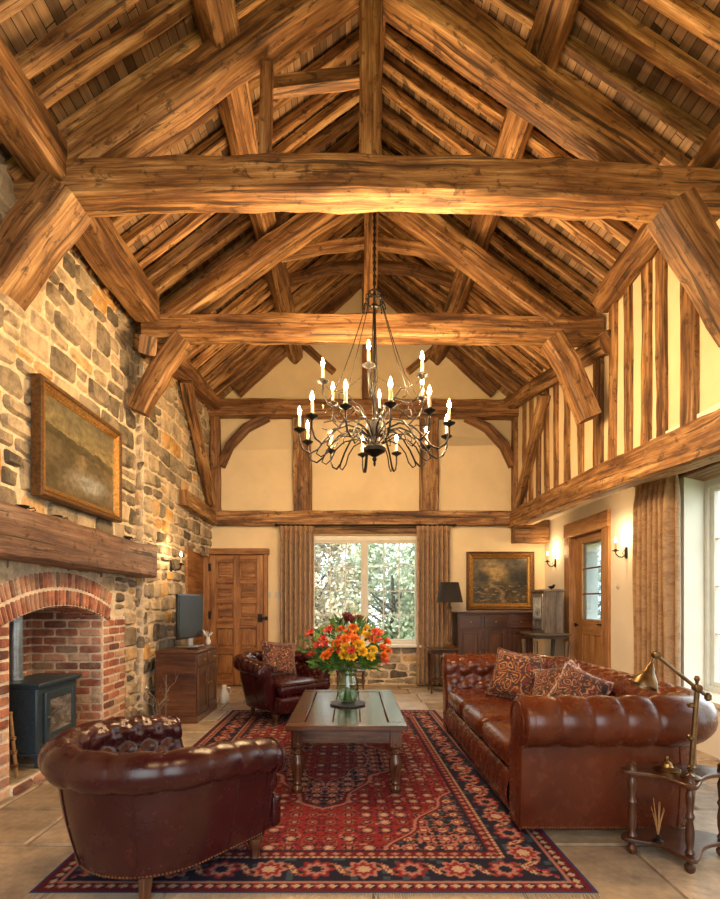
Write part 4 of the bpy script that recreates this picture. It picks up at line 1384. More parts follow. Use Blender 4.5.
for x in (tx0 + .075, tx1 - .075):
    ap.b2((x - .012, ty0 + .1, tz - .135), (x + .012, ty1 - .1, tz - .035))
for y in (ty0 + .075, ty1 - .075):
    ap.b2((tx0 + .1, y - .012, tz - .135), (tx1 - .1, y + .012, tz - .035))
link('apron', ap, M['table_wood'], t, bevel=.004)
for x in (tx0 + .075, tx1 - .075):
    for y in (ty0 + .075, ty1 - .075):
        l = MB(); l.lathe([(r_, z + .012) for r_, z in turned(tz - .045, .046, 2)], (x, y, 0), 16)
        l.box((x, y, tz - .035 - .06), (.078, .078, .12))
        link('leg', l, M['table_wood'], t, bevel=.003)

# slate mat, vase and flowers
vx, vy = -0.035, 4.14
b = MB(); b.lathe([(.15, 0), (.152, .003), (.152, .008), (.15, .011)], (vx, vy, tz), 8, Matrix.Rotation(R(22), 3, 'Z'))
tag(link('slate_mat', b, M['slate'], sharp=40), 'dark slate mat under the glass vase', 'mat')
vz = tz + .011
t = thing('glass_vase', 'clear glass vase holding the mixed bouquet on coffee table', 'vase', (vx, vy, vz), 0, None, 1.14)
b = MB()
pr_ = [(.05, 0), (.062, .01), (.072, .05), (.08, .10), (.076, .15), (.062, .19), (.060, .205), (.078, .245), (.075, .245), (.057, .205), (.059, .19), (.072, .15), (.076, .10), (.068, .05), (.056, .015), (.002, .012)]
b.lathe(pr_, (0, 0, 0), 28)
link('vase_body', b, M['vase_glass'], t, sharp=0)

SPH = []
bq = Vector((vx, vy, 0.965))
def bloom(kind):
    mb = MB()
    if kind == 'rose':
        for ring, (n, rad, tilt, sz) in enumerate(((3, .006, 4, .028), (5, .012, 16, .032), (6, .018, 34, .036), (7, .022, 56, .036))):
            for i in range(n):
                a = 2 * PI * i / n + ring * .5
                def fn(u, v, a=a, rad=rad, tilt=tilt, sz=sz):
                    w = (u - .5) * 2
                    wd = sz * .62 * math.sin(PI * (.16 + .74 * v))
                    tl = R(tilt) * (0.5 + .8 * v)
                    r_ = rad + sz * v * math.sin(tl)
                    z = sz * v * math.cos(tl) + .004 * w * w
                    th = w * wd / max(r_, .012)
                    th = max(-1.1, min(1.1, th))
                    return Vector((r_ * math.cos(a + th), r_ * math.sin(a + th), z))
                mb.surf(fn, 4, 4)
    elif kind == 'lily':
        for i in range(6):
            a = 2 * PI * i / 6
            def fn(u, v, a=a):
                w = (u - .5) * 2
                wd = .016 * math.sin(PI * min(.97, .12 + .86 * v)) ** .8
                r_ = .004 + .05 * v ** 1.4
                z = .045 * math.sin(v * 2.0) - .002 * w * w
                x, y = r_, w * wd
                return Vector((x * math.cos(a) - y * math.sin(a), x * math.sin(a) + y * math.cos(a), z))
            mb.surf(fn, 3, 6)
    else:                                  # closed spiky bloom
        for i in range(16):
            a = i * 2.4
            tl = .15 + .55 * i / 16
            d = Vector((math.cos(a) * math.sin(tl), math.sin(a) * math.sin(tl), math.cos(tl)))
            mb.tube([d * .004, d * .03, d * .06, d * .085], [.008, .012, .008, .001], 5)
    return mb
def flower_kind(name, label, group, kind, mat, spots, sc):
    proto = None
    for p, tip in spots:
        d = (p - Vector((vx, vy, .62))).normalized()
        q = Vector((0, 0, 1)).rotation_difference((d * .75 + Vector((0, -.5, .25))).normalized() if kind != 'spike' else d)
        if proto is None:
            t = thing(name, label, 'flower', p, 0, group)
            link('bloom', bloom(kind), mat, t, sharp=0)
            s_ = MB(); s_.tube([(0, 0, .004), (0, 0, -.06), (0, 0, -.13)], [.004, .003, .0025], 5); link('stem', s_, M['stem'], t)
            proto = t
        else:
            t = copy_tree(proto)
            t.location = p
        t.rotation_mode = 'QUATERNION'
        t.rotation_quaternion = q
        f = sc * random.uniform(.85, 1.2)
        t.scale = (f, f, f)
def spot(px, py, dep):
    return (at(px, py, vy + dep), 0)
flower_kind('rose', 'orange rose in the bouquet on coffee table', 'orange roses in the vase', 'rose', M['petal_orange'],
            [spot(*a) for a in ((348, 634, -.2), (355, 640, -.24), (336, 644, -.22), (372, 640, -.15), (383, 648, -.12), (384, 656, -.15), (353, 628, -.1), (341, 630, -.05), (330, 652, -.16), (377, 633, -.05), (362, 632, .02), (320, 640, .0), (388, 651, .0), (326, 656, -.2), (345, 640, -.26), (386, 642, .02))], .74)
flower_kind('rose', 'yellow rose in the bouquet on coffee table', 'yellow roses in the vase', 'rose', M['petal_yellow'],
            [spot(*a) for a in ((359, 645, -.26), (362, 652, -.24), (346, 648, -.26), (373, 650, -.2), (367, 636, -.12), (359, 633, -.05), (345, 655, -.24), (366, 628, .0), (370, 657, -.2), (352, 657, -.26))], .8)
flower_kind('lily', 'scarlet lily in the bouquet on coffee table', 'scarlet lilies in the vase', 'lily', M['petal_red'],
            [spot(*a) for a in ((340, 640, -.15), (329, 633, -.05), (324, 640, -.1), (351, 652, -.27), (375, 641, -.12), (379, 634, -.03), (334, 630, .02), (318, 647, -.1), (326, 646, -.14), (374, 634, -.2), (314, 655, -.05), (340, 652, -.2), (312, 636, .05), (355, 636, -.02), (382, 662, -.1))], 0.85)
flower_kind('protea', 'dark maroon spiky flower topping the bouquet', 'maroon spiky flowers in the vase', 'spike', M['petal_maroon'], [spot(*a) for a in ((352, 624, .0), (347, 622, .03), (358, 623, .05))], .95)
lv = MB()
def leafquad(mb, p, d, L, w, mi):
    side = d.cross(Vector((random.uniform(-1, 1), random.uniform(-1, 1), random.uniform(-1, 1)))).normalized()
    up = side.cross(d).normalized()
    pts = [p, p + d * L * .35 + side * w + up * L * .04, p + d * L * .35 - side * w + up * L * .04, p + d * L * .75 + side * w * .7, p + d * L * .75 - side * w * .7, p + d * L - up * L * .12, p + d * L * .35 , p + d * L * .75 - up * L * .03]
    mb.add(pts, [(0, 1, 6), (0, 6, 2), (1, 3, 7, 6), (6, 7, 4, 2), (3, 5, 7), (7, 5, 4)], mi=mi)
for i in range(150):
    a, b = random.uniform(0, 2 * PI), random.uniform(-.3, 1.3)
    d = Vector((math.cos(a) * math.cos(b), math.sin(a) * math.cos(b), math.sin(b)))
    p = Vector((vx, vy, .93)) + Vector((d.x * .27, d.y * .24, d.z * .22)) * random.uniform(.8, 1.05)
    leafquad(lv, p, (d + Vector((random.uniform(-.7, .7), random.uniform(-.7, .7), random.uniform(-.3, .7)))).normalized(), random.uniform(.05, .1), random.uniform(.009, .018), random.choice((0, 0, 1)))
for i in range(330):
    a, b = random.uniform(0, 2 * PI), random.uniform(-.25, 1.0)
    d = Vector((math.cos(a) * math.cos(b), math.sin(a) * math.cos(b), math.sin(b)))
    p = Vector((vx, vy, .80)) + Vector((d.x * random.uniform(.03, .26), d.y * random.uniform(.03, .24), d.z * random.uniform(0, .22)))
    d2 = (d + Vector((random.uniform(-.4, .4), random.uniform(-.4, .4), random.uniform(-.3, .3)))).normalized()
    leafquad(lv, p, d2, random.uniform(.05, .12), random.uniform(.008, .02), random.choice((0, 0, 1)))
for i in range(26):                       # stems in the water
    a = random.uniform(0, 2 * PI)
    r0, r1 = random.uniform(0, .045), random.uniform(0, .05)
    lv.tube([(vx + r0 * math.cos(a + 2.5), vy + r0 * math.sin(a + 2.5), vz + .02), (vx + r1 * math.cos(a) * .7, vy + r1 * math.sin(a) * .7, vz + .2), (vx + 2.6 * r1 * math.cos(a), vy + 2.6 * r1 * math.sin(a), vz + .36)], .0035, 5, mi=2)
for s_ in ((300, 640), (306, 652), (310, 662), (296, 650)):   # long trailing sprays at the left
    e = at(*s_, vy - .05)
    m_ = (e + Vector((vx, vy, .8))) / 2 + Vector((0, 0, .06))
    lv.tube([(vx, vy, .75), m_, e], .003, 5, mi=2)
    for i in range(9):
        leafquad(lv, m_.lerp(e, i / 8), Vector((random.uniform(-1, .2), random.uniform(-.5, .5), random.uniform(-.6, .8))).normalized(), .05, .011, random.choice((0, 1)))
tag(link('foliage', lv, [M['leaf'], M['leaf_dark'], M['stem']]), 'green leaves and stems filling out the bouquet in the vase', 'foliage', kind='stuff')

# ------------------------------------------------------------------ wood stove
t = thing('wood_stove', 'dark blue cast iron wood stove in the brick fireplace', 'stove', (0, 0, 0))
sx0, sx1, sy0, sy1 = -2.64, -2.31, 3.74, 4.28
b = MB(); b.b2((sx0, sy0, .19), (sx1, sy1, .68)); link('body', b, M['stove'], t, bevel=.012)
b = MB(); b.b2((sx0 - .01, sy0 - .025, .68), (sx1 + .035, sy1 + .025, .71)); b.b2((sx0, sy0 - .012, .665), (sx1 + .018, sy1 + .012, .682)); link('top_plate', b, M['stove'], t, bevel=.008)
b = MB(); b.b2((sx0, sy0 - .01, .17), (sx1 + .015, sy1 + .01, .195)); link('base_plate', b, M['stove'], t, bevel=.006)
d = MB()
a0, a1, z0, z1 = sy0 + .07, sy1 - .05, .25, .63
d.b2((sx1, a0, z0), (sx1 + .025, a0 + .06, z1)); d.b2((sx1, a1 - .06, z0), (sx1 + .025, a1, z1)); d.b2((sx1, a0 + .06, z0), (sx1 + .025, a1 - .06, z0 + .07)); d.b2((sx1, a0 + .06, z1 - .06), (sx1 + .025, a1 - .06, z1))
dr = link('door', d, M['stove'], t, bevel=.006)
g = G('stove_glass')
n1 = g.noise(g.mp(g.ob(), (1, 5, 11)), 1, 5, .65, .8)
M['stove_glass'] = g.done(g.ramp(n1, [(.35, (.03, .028, .027)), (.5, (.13, .12, .11)), (.65, (.30, .28, .26))]), .12, coat=.5)  # grey mottle paints ash and reflections into the pane's colour
d = MB(); d.b2((sx1 + .004, a0 + .055, z0 + .065), (sx1 + .014, a1 - .055, z1 - .055)); link('glass', d, M['stove_glass'], dr)
for y in (a0 + .03, a1 + .02):
    d = MB(); d.tube([(sx1 + .02, y, .44), (sx1 + .05, y, .44), (sx1 + .055, y + .01, .40)], .009, 8); d.lathe([(.0, -.012), (.014, 0), (.0, .012)], (sx1 + .055, y + .01, .395), 10); link('handle', d, M['silver'], dr)
d = MB(); d.lathe([(.02, 0), (.02, .012), (.012, .02)], (sx1 + .02, (a0 + a1) / 2, .225), 12, Matrix.Rotation(R(90), 3, 'Y')); link('air_control', d, M['silver'], t)
for x in (sx0 + .04, sx1 - .03):
    for y in (sy0 + .04, sy1 - .04):
        l = MB(); l.rings([[(x + a * s_ + (o if x > -2.5 else 0), y + c * s_, z) for a, c in ((-1, -1), (1, -1), (1, 1), (-1, 1))] for s_, z, o in ((.026, .082, .02), (.018, .10, .014), (.018, .135, .002), (.03, .175, 0))], smooth=False); link('leg', l, M['stove'], t, bevel=.003)
f = MB(); f.lathe([(.062, .705), (.062, .74), (.055, .742), (.055, 1.15), (.06, 1.152), (.06, 1.17), (.055, 1.172), (.055, 1.895)], (-2.60, 3.93, 0), 20); link('flue_pipe', f, M['steel'], t)
t = thing('fire_bellows', 'slim cane handled fire tool leaning by the left brick pier', 'fire tool', (0, 0, 0))
b = MB(); b.tube([(-2.34, 3.56, .085), (-2.315, 3.46, .53), (-2.314, 3.455, .56)], [.012, .01, .014], 8); b.tube([(-2.37, 3.52, .085), (-2.34, 3.46, .50)], .01, 8)
link('shafts', b, M['cane'], t)
b = MB()
for z in (.16, .26, .36): b.b2((-2.375 + z * .07, 3.55 - z * .2, z), (-2.33 + z * .06, 3.585 - z * .22, z + .025))
link('bands', b, M['oak_dark'], t)

# ------------------------------------------------------------------ mantel, picture, small pieces
mb = MB(); mb.beam([(-2.19, 2.35, 1.735), (-2.19, 5.44, 1.74)], .22, .325, bend=.015, jit=.012, ch=.15)
tag(link('mantel_beam', mb, M['mantel'], sharp=32), 'heavy cracked oak mantel beam over the brick fireplace', 'mantel')
def grid_picture(px, w, h, fn):
    mb = MB()
    nx, ny = 110, 84
    mb.surf(lambda u, v: px(u, v), nx, ny, cols=lambda u, v: (*fn(u, v), 1))
    return mb
def lerp3(a, b, f): return tuple(x + (y - x) * f for x, y in zip(a, b))
def fbm(x, y, s): return sum(noise.noise(Vector((x * 2 ** k, y * 2 ** k, s + k))) / 2 ** k for k in range(5))
def paint1(u, v):
    n_ = fbm(u * 3, v * 3, 2)
    hor = .70 - .28 * u * .4 + .03 * fbm(u * 6, 0, 5)
    if v > hor: c = lerp3((.33, .27, .13), (.20, .18, .11), max(0, min(1, (v - hor) / .3 + n_ * .5)))
    elif v > hor - .10: c = lerp3((.06, .05, .025), (.14, .12, .06), max(0, min(1, .4 + n_)))
    else:
        c = lerp3((.10, .078, .04), (.22, .175, .10), max(0, min(1, .45 + n_ * 1.1)))
        s_ = math.exp(-((u - .62) / .22) ** 2 - ((v - .22) / .09) ** 2) * (1 + .7 * fbm(u * 8, v * 8, 3))
        c = lerp3(c, (.42, .44, .42), max(0, min(.95, s_ * 1.3)))
        h_ = math.exp(-((u - .48) / .06) ** 2 - ((v - .45) / .1) ** 2)
        c = lerp3(c, (.36, .28, .15), max(0, min(.8, h_ + n_ * .3 * h_)))
    q = 1 + .55 * fbm(u * 14, v * 16, 21) + .35 * noise.noise(Vector((u * 60, v * 25, 4)))
    return tuple(max(0, x * q * .62) for x in c)
def paint2(u, v):
    n_ = fbm(u * 3 + 5, v * 3, 8)
    hor = .48 + .03 * fbm(u * 5, 1, 4)
    glow = math.exp(-((u - .38) / .25) ** 2 - ((v - .72) / .22) ** 2)
    if v > hor:
        c = lerp3((.05, .045, .025), (.36, .24, .08), max(0, min(1, glow * 1.1 + n_ * .3)))
        tr = math.exp(-((u - .18) / .12) ** 2 - ((v - .58) / .14) ** 2) + math.exp(-((u - .85) / .2) ** 2 - ((v - .6) / .16) ** 2)
        c = lerp3(c, (.02, .02, .01), max(0, min(1, tr * 1.3 + n_ * .8 * tr)))
    else:
        c = lerp3((.03, .024, .012), (.10, .075, .03), max(0, min(1, .35 + n_)))
        p = abs(u - .35 - .3 * (hor - v) / hor + .05 * math.sin(v * 18))
        c = lerp3(c, (.28, .2, .09), max(0, .8 - p * 11))
        b_ = fbm(u * 10, v * 22, 31)
        if b_ > .28 and v < .4: c = lerp3(c, (.34, .22, .12), .6)
    q = 1 + .7 * fbm(u * 12, v * 14, 22) + .4 * noise.noise(Vector((u * 60, v * 40, 9)))
    return tuple(max(0, x * q) for x in c)
def frame_bars(mp, a0, a1, b0, b1, w, prof):
    """mitred moulding: prof = list of (inset, height)"""
    mb = MB()
    rings_ = []
    cor = [(a0, b0, 1, 1), (a1, b0, -1, 1), (a1, b1, -1, -1), (a0, b1, 1, -1)]
    vs, fs = [], []
    for (a, b, sa, sb) in cor:
        for ins, h in prof:
            vs.append(mp(a + sa * ins, b + sb * ins, h))
    n = len(prof)
    for k in range(4):
        k2 = (k + 1) % 4
        for j in range(n - 1):
            fs.append((k * n + j, k2 * n + j, k2 * n + j + 1, k * n + j + 1))
    mb.add(vs, fs, smooth=False)
    return mb
t = thing('framed_painting', 'gilt framed brown landscape painting hung above the mantel', 'painting', (0, 0, 0))
ya, yb, za, zb = 3.63, 4.90, 2.07, 2.935
mpP = lambda a, b, d: (-2.265 + d, a, b)
link('outer_frame', frame_bars(mpP, ya, yb, za, zb, .1, [(0, -.02), (0, .05), (.012, .062), (.03, .058), (.036, .045), (.045, .045)]), M['gilt_dark'], t, sharp=0)
link('gilt_moulding', frame_bars(mpP, ya, yb, za, zb, .1, [(.043, .045), (.05, .052), (.062, .036), (.068, .038), (.08, .022), (.086, .024), (.092, .012)]), M['gilt'], t, sharp=0)
link('canvas', grid_picture(lambda u, v: Vector(mpP(ya + .085 + (yb - ya - .17) * u, za + .085 + (zb - za - .17) * v, .014)), 1, 1, paint1), M['oil'], t)
bk = MB(); bk.b2(mpP(ya + .01, za + .01, -.02), mpP(yb - .01, zb - .01, .008)); link('backboard', bk, M['oak_dark'], t)
for k, (px, lb) in enumerate(((24, 'small dark iron candle dish at the near end of mantel'), (58, 'small dark iron candle dish below the painting corner on mantel'), (129, 'small dark iron candle dish at the far end of mantel'))):
    y = F * 2.19 / (VX - px)
    b = MB(); b.lathe([(.03, 0), (.042, .008), (.026, .016), (.026, .03), (.04, .036), (.044, .048), (.04, .048), (.02, .04), (.001, .04)], (-2.20, y, 1.902), 14); b.tube([(-2.16, y, 1.93), (-2.13, y + .015, 1.938), (-2.13, y + .03, 1.922), (-2.155, y + .03, 1.918)], .004, 6)
    tag(link('candle_dish', b, M['iron']), lb, 'candle holder', 'iron dishes on the mantel')

# ------------------------------------------------------------------ wall sconces
def sconce(base, facing, label):
    """base on the wall, facing = +1 out along +X, -1 along -X"""
    t = thing('wall_sconce', label, 'wall lamp', base, 0 if facing > 0 else PI, 'candle wall sconces')
    b = MB(); b.rbox((.008, 0, 0), (.016, .05, .13), .008, 6); link('back_plate', b, M['iron'], t, sharp=0)
    b = MB(); b.tube([(.01, 0, -.02), (.05, 0, -.05), (.09, 0, -.045), (.12, 0, -.015), (.125, 0, .015)], .007, 8); b.tube([(.01, 0, .03), (.04, 0, .02), (.05, 0, -.01), (.035, 0, -.02)], .004, 6)
    arm = link('arm', b, M['iron'], t)
    b = MB(); b.lathe([(.008, .01), (.035, .02), (.038, .026), (.014, .024), (.014, .04)], (.125, 0, 0), 14); link('drip_pan', b, M['iron'], arm)
    b = MB(); b.lathe([(.011, .03), (.011, .115), (.006, .118)], (.125, 0, 0), 10); link('candle', b, M['wax'], arm)
    b = MB(); b.lathe([(.004, .118), (.010, .13), (.011, .142), (.006, .16), (.001, .172)], (.125, 0, 0), 10); link('flame_bulb', b, M['flame'], arm)
    lamp('sconce_light', (.125, 0, .188), 4.2, WARM, .011, t)
    return t
sconce((-2.17, 6.1, 1.74), 1, 'iron candle sconce lit on the stone wall near the oak door')
sconce((3.06, 7.66, 1.9), -1, 'iron candle sconce lit on right wall beyond the pine door')
sconce((3.06, 5.68, 1.86), -1, 'iron candle sconce lit on right wall between pine door and curtain')

# ------------------------------------------------------------------ chandelier
def chandelier(cx, cy):
    t = thing('chandelier', 'large wrought iron candle chandelier hanging from the ridge', 'chandelier', (cx, cy, 2.45))
    Z = lambda z: z - 2.45
    b = MB(); b.tube([(0, 0, Z(6.3)), (0, 0, Z(3.9))], .009, 8)
    for i in range(40):                    # chain links round the rod
        z = 6.2 - i * .058
        if z < 3.95: break
        b.lathe([(.014, -.012), (.018, 0), (.014, .012)], (0, 0, Z(z)), 8)
    link('chain', b, M['iron'], t)
    b = MB(); b.tube([(0, 0, Z(3.95)), (0, 0, Z(2.6))], .011, 8)
    for z in (3.3, 3.15, 3.02): b.lathe([(.011, -.03), (.02, -.01), (.02, .01), (.011, .03)], (0, 0, Z(z)), 10)
    link('stem', b, M['iron'], t)
    b = MB()
    for z, r_ in ((3.92, .04), (3.84, .075)):
        b.tube([(r_ * math.cos(a), r_ * math.sin(a), Z(z)) for a in [2 * PI * i / 20 for i in range(21)]], .008, 6)
    b.lathe([(.012, -.02), (.035, -.01), (.03, .01), (.012, .03)], (0, 0, Z(3.80)), 12)
    for i in range(8):
        a = 2 * PI * i / 8
        d = Vector((math.cos(a), math.sin(a), 0))
        b.tube([d * .04 + Vector((0, 0, Z(3.92))), d * .07 + Vector((0, 0, Z(3.9))), d * .075 + Vector((0, 0, Z(3.84))), d * .09 + Vector((0, 0, Z(3.80)))], .005, 6)
        b.lathe([(.002, -.02), (.008, -.006), (.002, .01)], d * .09 + Vector((0, 0, Z(3.79))), 6)
    link('crown', b, M['iron'], t)
    b = MB()
    b.lathe([(.001, 2.45), (.007, 2.455), (.012, 2.475), (.008, 2.49), (.016, 2.50), (.02, 2.515), (.012, 2.53), (.03, 2.54), (.09, 2.575), (.098, 2.60), (.085, 2.625), (.05, 2.64), (.045, 2.68), (.055, 2.74), (.07, 2.80), (.072, 2.815), (.05, 2.83), (.03, 2.85), (.012, 2.86)], (0, 0, -2.45), 20)
    link('hub', b, M['iron'], t)
    def make_arm(r_, zcup, lower):
        a = MB()
        if lower:
            pts = [(.05, Z(2.70)), (.12, Z(2.76)), (.22, Z(2.79)), (.33, Z(2.75)), (.42, Z(2.66)), (.48, Z(2.575)), (.54, Z(2.54)), (.60, Z(2.57)), (r_, Z(2.64)), (r_, Z(zcup))]
            a.tube([(x, 0, z) for x, z in pts], .0085, 7)
            a.tube([(.06, 0, Z(2.64)), (.16, 0, Z(2.70)), (.28, 0, Z(2.69)), (.36, 0, Z(2.63)), (.40, 0, Z(2.55)), (.45, 0, Z(2.515)), (.49, 0, Z(2.54)), (.475, 0, Z(2.575))], .006, 6)
            a.tube([(.30, 0, Z(2.765)), (.36, 0, Z(2.82)), (.43, 0, Z(2.80)), (.44, 0, Z(2.75)), (.40, 0, Z(2.74))], .005, 6)
        else:
            pts = [(.06, Z(2.80)), (.12, Z(2.93)), (.20, Z(2.98)), (.28, Z(2.94)), (.35, Z(2.90)), (.42, Z(2.93)), (r_, Z(3.0)), (r_, Z(zcup))]
            a.tube([(x, 0, z) for x, z in pts], .0075, 7)
            a.tube([(.20, 0, Z(2.98)), (.26, 0, Z(3.04)), (.32, 0, Z(3.02)), (.32, 0, Z(2.97)), (.28, 0, Z(2.965))], .005, 6)
        arm = link('arm', a, M['iron'], t)
        d = MB(); d.lathe([(.008, -.02), (.014, -.01), (.045, .006), (.05, .014), (.046, .016), (.016, .01), (.018, .035), (.013, .036)], (r_, 0, Z(zcup)), 14); link('drip_pan', d, M['iron'], arm)
        c = MB(); c.lathe([(.0125, .01), (.0125, .125), (.007, .13)], (r_, 0, Z(zcup)), 10); link('candle', c, M['wax'], arm)
        f = MB(); f.lathe([(.004, .13), (.013, .143), (.016, .158), (.010, .182), (.001, .205)], (r_, 0, Z(zcup)), 10); link('flame_bulb', f, M['flame'], arm)
        lamp('candle_light', (r_, 0, Z(zcup + .225)), CHAND, WARM, .013, arm)
        return arm
    for r_, zc, n, ph, low in ((.63, 2.72, 12, 8, True), (.46, 3.08, 6, 22, False)):
        first = None
        for i in range(n):
            a = make_arm(r_, zc, low) if first is None else copy_tree(first, t)
            if first is None: first = a
            a.rotation_euler = (0, 0, R(ph + 360 * i / n))
    # rods from the crown and chains of small drops
    b = MB()
    for i in range(6):
        a = R(22 + 60 * i)
        d = Vector((math.cos(a), math.sin(a), 0))
        b.tube([d * .07 + Vector((0, 0, Z(3.82))), d * .20 + Vector((0, 0, Z(3.42))), d * .30 + Vector((0, 0, Z(3.15))), d * .40 + Vector((0, 0, Z(2.96)))], .004, 5)
    link('stay_rods', b, M['iron'], t)
    for i in range(6):
        a0_, a1_ = R(22 + 60 * i), R(82 + 60 * i)
        pts, rad = [], []
        for k in range(61):
            f = k / 60
            a = a0_ + (a1_ - a0_) * f
            pts.append((.44 * math.cos(a), .44 * math.sin(a), Z(3.06 - .11 * math.sin(PI * f))))
            rad.append((.001, .0035, .004, .0035)[k % 4])
        b = MB(); b.tube(pts, rad, 6)
        link('glass_swag', b, M['vase_glass'], t)
CHAND = 13.0
chandelier(0.19, 4.3)
# ------------------------------------------------------------------ curtains
def curtain(label, p0, p1, z0, z1, depth, pleats, gather=0.0, out=(0, -1)):
    """pleated curtain along a wall line from p0 to p1 (plan), hanging z0..z1"""
    p0, p1 = Vector(p0), Vector(p1)
    o = Vector(out)
    L = (p1 - p0).length
    t = thing('curtain', label, 'curtain', (0, 0, 0), 0, 'long pleated curtains')
    sd = random.random() * 20
    mb = MB()
    def fn(u, v):
        z = z1 + (z0 - z1) * v
        k = min(1, v / .09)
        ph = u * pleats * 2 * PI
        w = math.sin(ph + .5 * noise.noise(Vector((u * 6, v * 1.5, sd))) * k)
        amp = depth * (.45 + .55 * k) * (1 + .35 * noise.noise(Vector((u * 9, v * 2, sd + 4))))
        w = math.copysign(abs(w) ** .8, w)
        c = u + gather * (u - .5) * math.sin(PI * min(1, v * 1.2)) + .012 * noise.noise(Vector((u * 5, v * 4, sd + 8)))
        q = p0.lerp(p1, c) + o * (amp * w)
        return Vector((q.x, q.y, z))
    mb.surf(fn, pleats * 10, 40, su=L * 2, sv=z1 - z0)
    link('fabric', mb, M['curtain'], t, sharp=0, solid=.006)
    h = MB()
    def fn2(u, v):
        ph = u * pleats * 2 * PI
        q = p0.lerp(p1, u) + o * (depth * .5 * math.sin(ph) + .004)
        return Vector((q.x, q.y, z1 + .012 - .09 * v))
    h.surf(fn2, pleats * 8, 3, su=L * 2, sv=.1)
    link('heading', h, M['curtain'], t, sharp=0, solid=.01)
    return t
curtain('long brown pleated curtain at the left of the end window', (-1.12, 7.96), (-.60, 7.96), .03, 2.49, .07, 7)
curtain('long brown pleated curtain at the right of the end window', (1.01, 7.96), (1.53, 7.96), .03, 2.49, .07, 7)
curtain('brown patterned pleated curtain beside the tall side window', (2.94, 5.24), (2.93, 4.62), .03, 2.50, .07, 7, out=(-1, 0))
b = MB(); b.tube([(-1.16, 7.96, 2.515), (1.58, 7.96, 2.515)], .013, 10)
for x in (-1.18, 1.60): b.lathe([(.001, -.03), (.022, -.02), (.026, 0), (.016, .02), (.012, .03)], (x, 7.96, 2.515), 10, Matrix.Rotation(R(90), 3, 'Y'))
for x in (-1.14, .2, 1.56): b.tube([(x, 7.96, 2.515), (x, 8.06, 2.53)], .008, 6)
tag(link('curtain_rail', b, M['iron']), 'thin iron curtain pole above the end window', 'curtain rail')
b = MB(); b.tube([(2.94, 5.28, 2.53), (2.94, 2.0, 2.53)], .014, 10); b.lathe([(.001, -.03), (.022, -.02), (.026, 0), (.016, .02), (.012, .03)], (2.94, 5.30, 2.53), 10, Matrix.Rotation(R(90), 3, 'X'))
for y in (5.2, 3.6, 2.3): b.tube([(2.94, y, 2.53), (3.05, y, 2.55)], .008, 6)
tag(link('curtain_rail', b, M['oak_dark']), 'dark wooden curtain pole above the side window', 'curtain rail')

# ------------------------------------------------------------------ cabinet furniture
def carcass(t, x0, x1, y0, y1, h, mat, front, drawers, doors, top_over=.025, plinth=.07, dz=.14, knobmat='brass', topth=.028):
    """front: '+x' or '-y'"""
    b = MB(); b.b2((x0, y0, plinth), (x1, y1, h - topth)); link('body', b, mat, t, bevel=.004)
    b = MB(); b.b2((x0 - top_over * (front == '-y'), y0 - top_over, h - topth), (x1 + top_over, y1 + top_over * (front == '+x'), h)); link('top', b, mat, t, bevel=.008)
    b = MB(); b.b2((x0 - .008 * (front == '-y'), y0 - .014, 0), (x1 + .014, y1 + .012 * (front == '+x'), plinth)); link('plinth', b, mat, t, bevel=.006)
    if front == '+x':
        mp = lambda a, b_, d: (x1 + d, y0 + a, b_); W = y1 - y0
    else:
        mp = lambda a, b_, d: (x0 + a, y0 - d, b_); W = x1 - x0
    zt = h - topth - .02
    zd = zt - dz if drawers else zt
    for i in range(drawers):
        a, c = W * i / drawers + .02, W * (i + 1) / drawers - .02
        d = MB(); d.b2(mp(a, zd + .01, 0), mp(c, zt, .016)); dd = link('drawer', d, mat, t, bevel=.006)
        k = MB()
        rot = Matrix.Rotation(R(90), 3, 'Y' if front == '+x' else 'X')
        k.lathe([(.006, 0), (.006, .014), (.015, .022), (.012, .032), (.001, .034)], mp((a + c) / 2, (zd + zt) / 2, .014), 10, rot)
        link('knob', k, M[knobmat], dd)
    for i in range(doors):
        a, c = W * i / doors + .02, W * (i + 1) / doors - .02
        z0, z1, s = plinth + .02, zd - .015, .055
        d = MB()
        d.b2(mp(a, z0, 0), mp(a + s, z1, .018)); d.b2(mp(c - s, z0, 0), mp(c, z1, .018)); d.b2(mp(a + s, z0, 0), mp(c - s, z0 + s, .018)); d.b2(mp(a + s, z1 - s, 0), mp(c - s, z1, .018))
        dd = link('door', d, mat, t, bevel=.004)
        p = MB(); p.b2(mp(a + s + .008, z0 + s + .008, 0), mp(c - s - .008, z1 - s - .008, .010)); link('panel', p, mat, dd, bevel=.008)
        k = MB(); rot = Matrix.Rotation(R(90), 3, 'Y' if front == '+x' else 'X')
        q = c - s / 2 if i % 2 == 0 else a + s / 2
        k.lathe([(.005, 0), (.005, .012), (.011, .018), (.009, .026), (.001, .028)], mp(q, (z0 + z1) / 2 + .05, .016), 10, rot); link('knob', k, M[knobmat], dd)

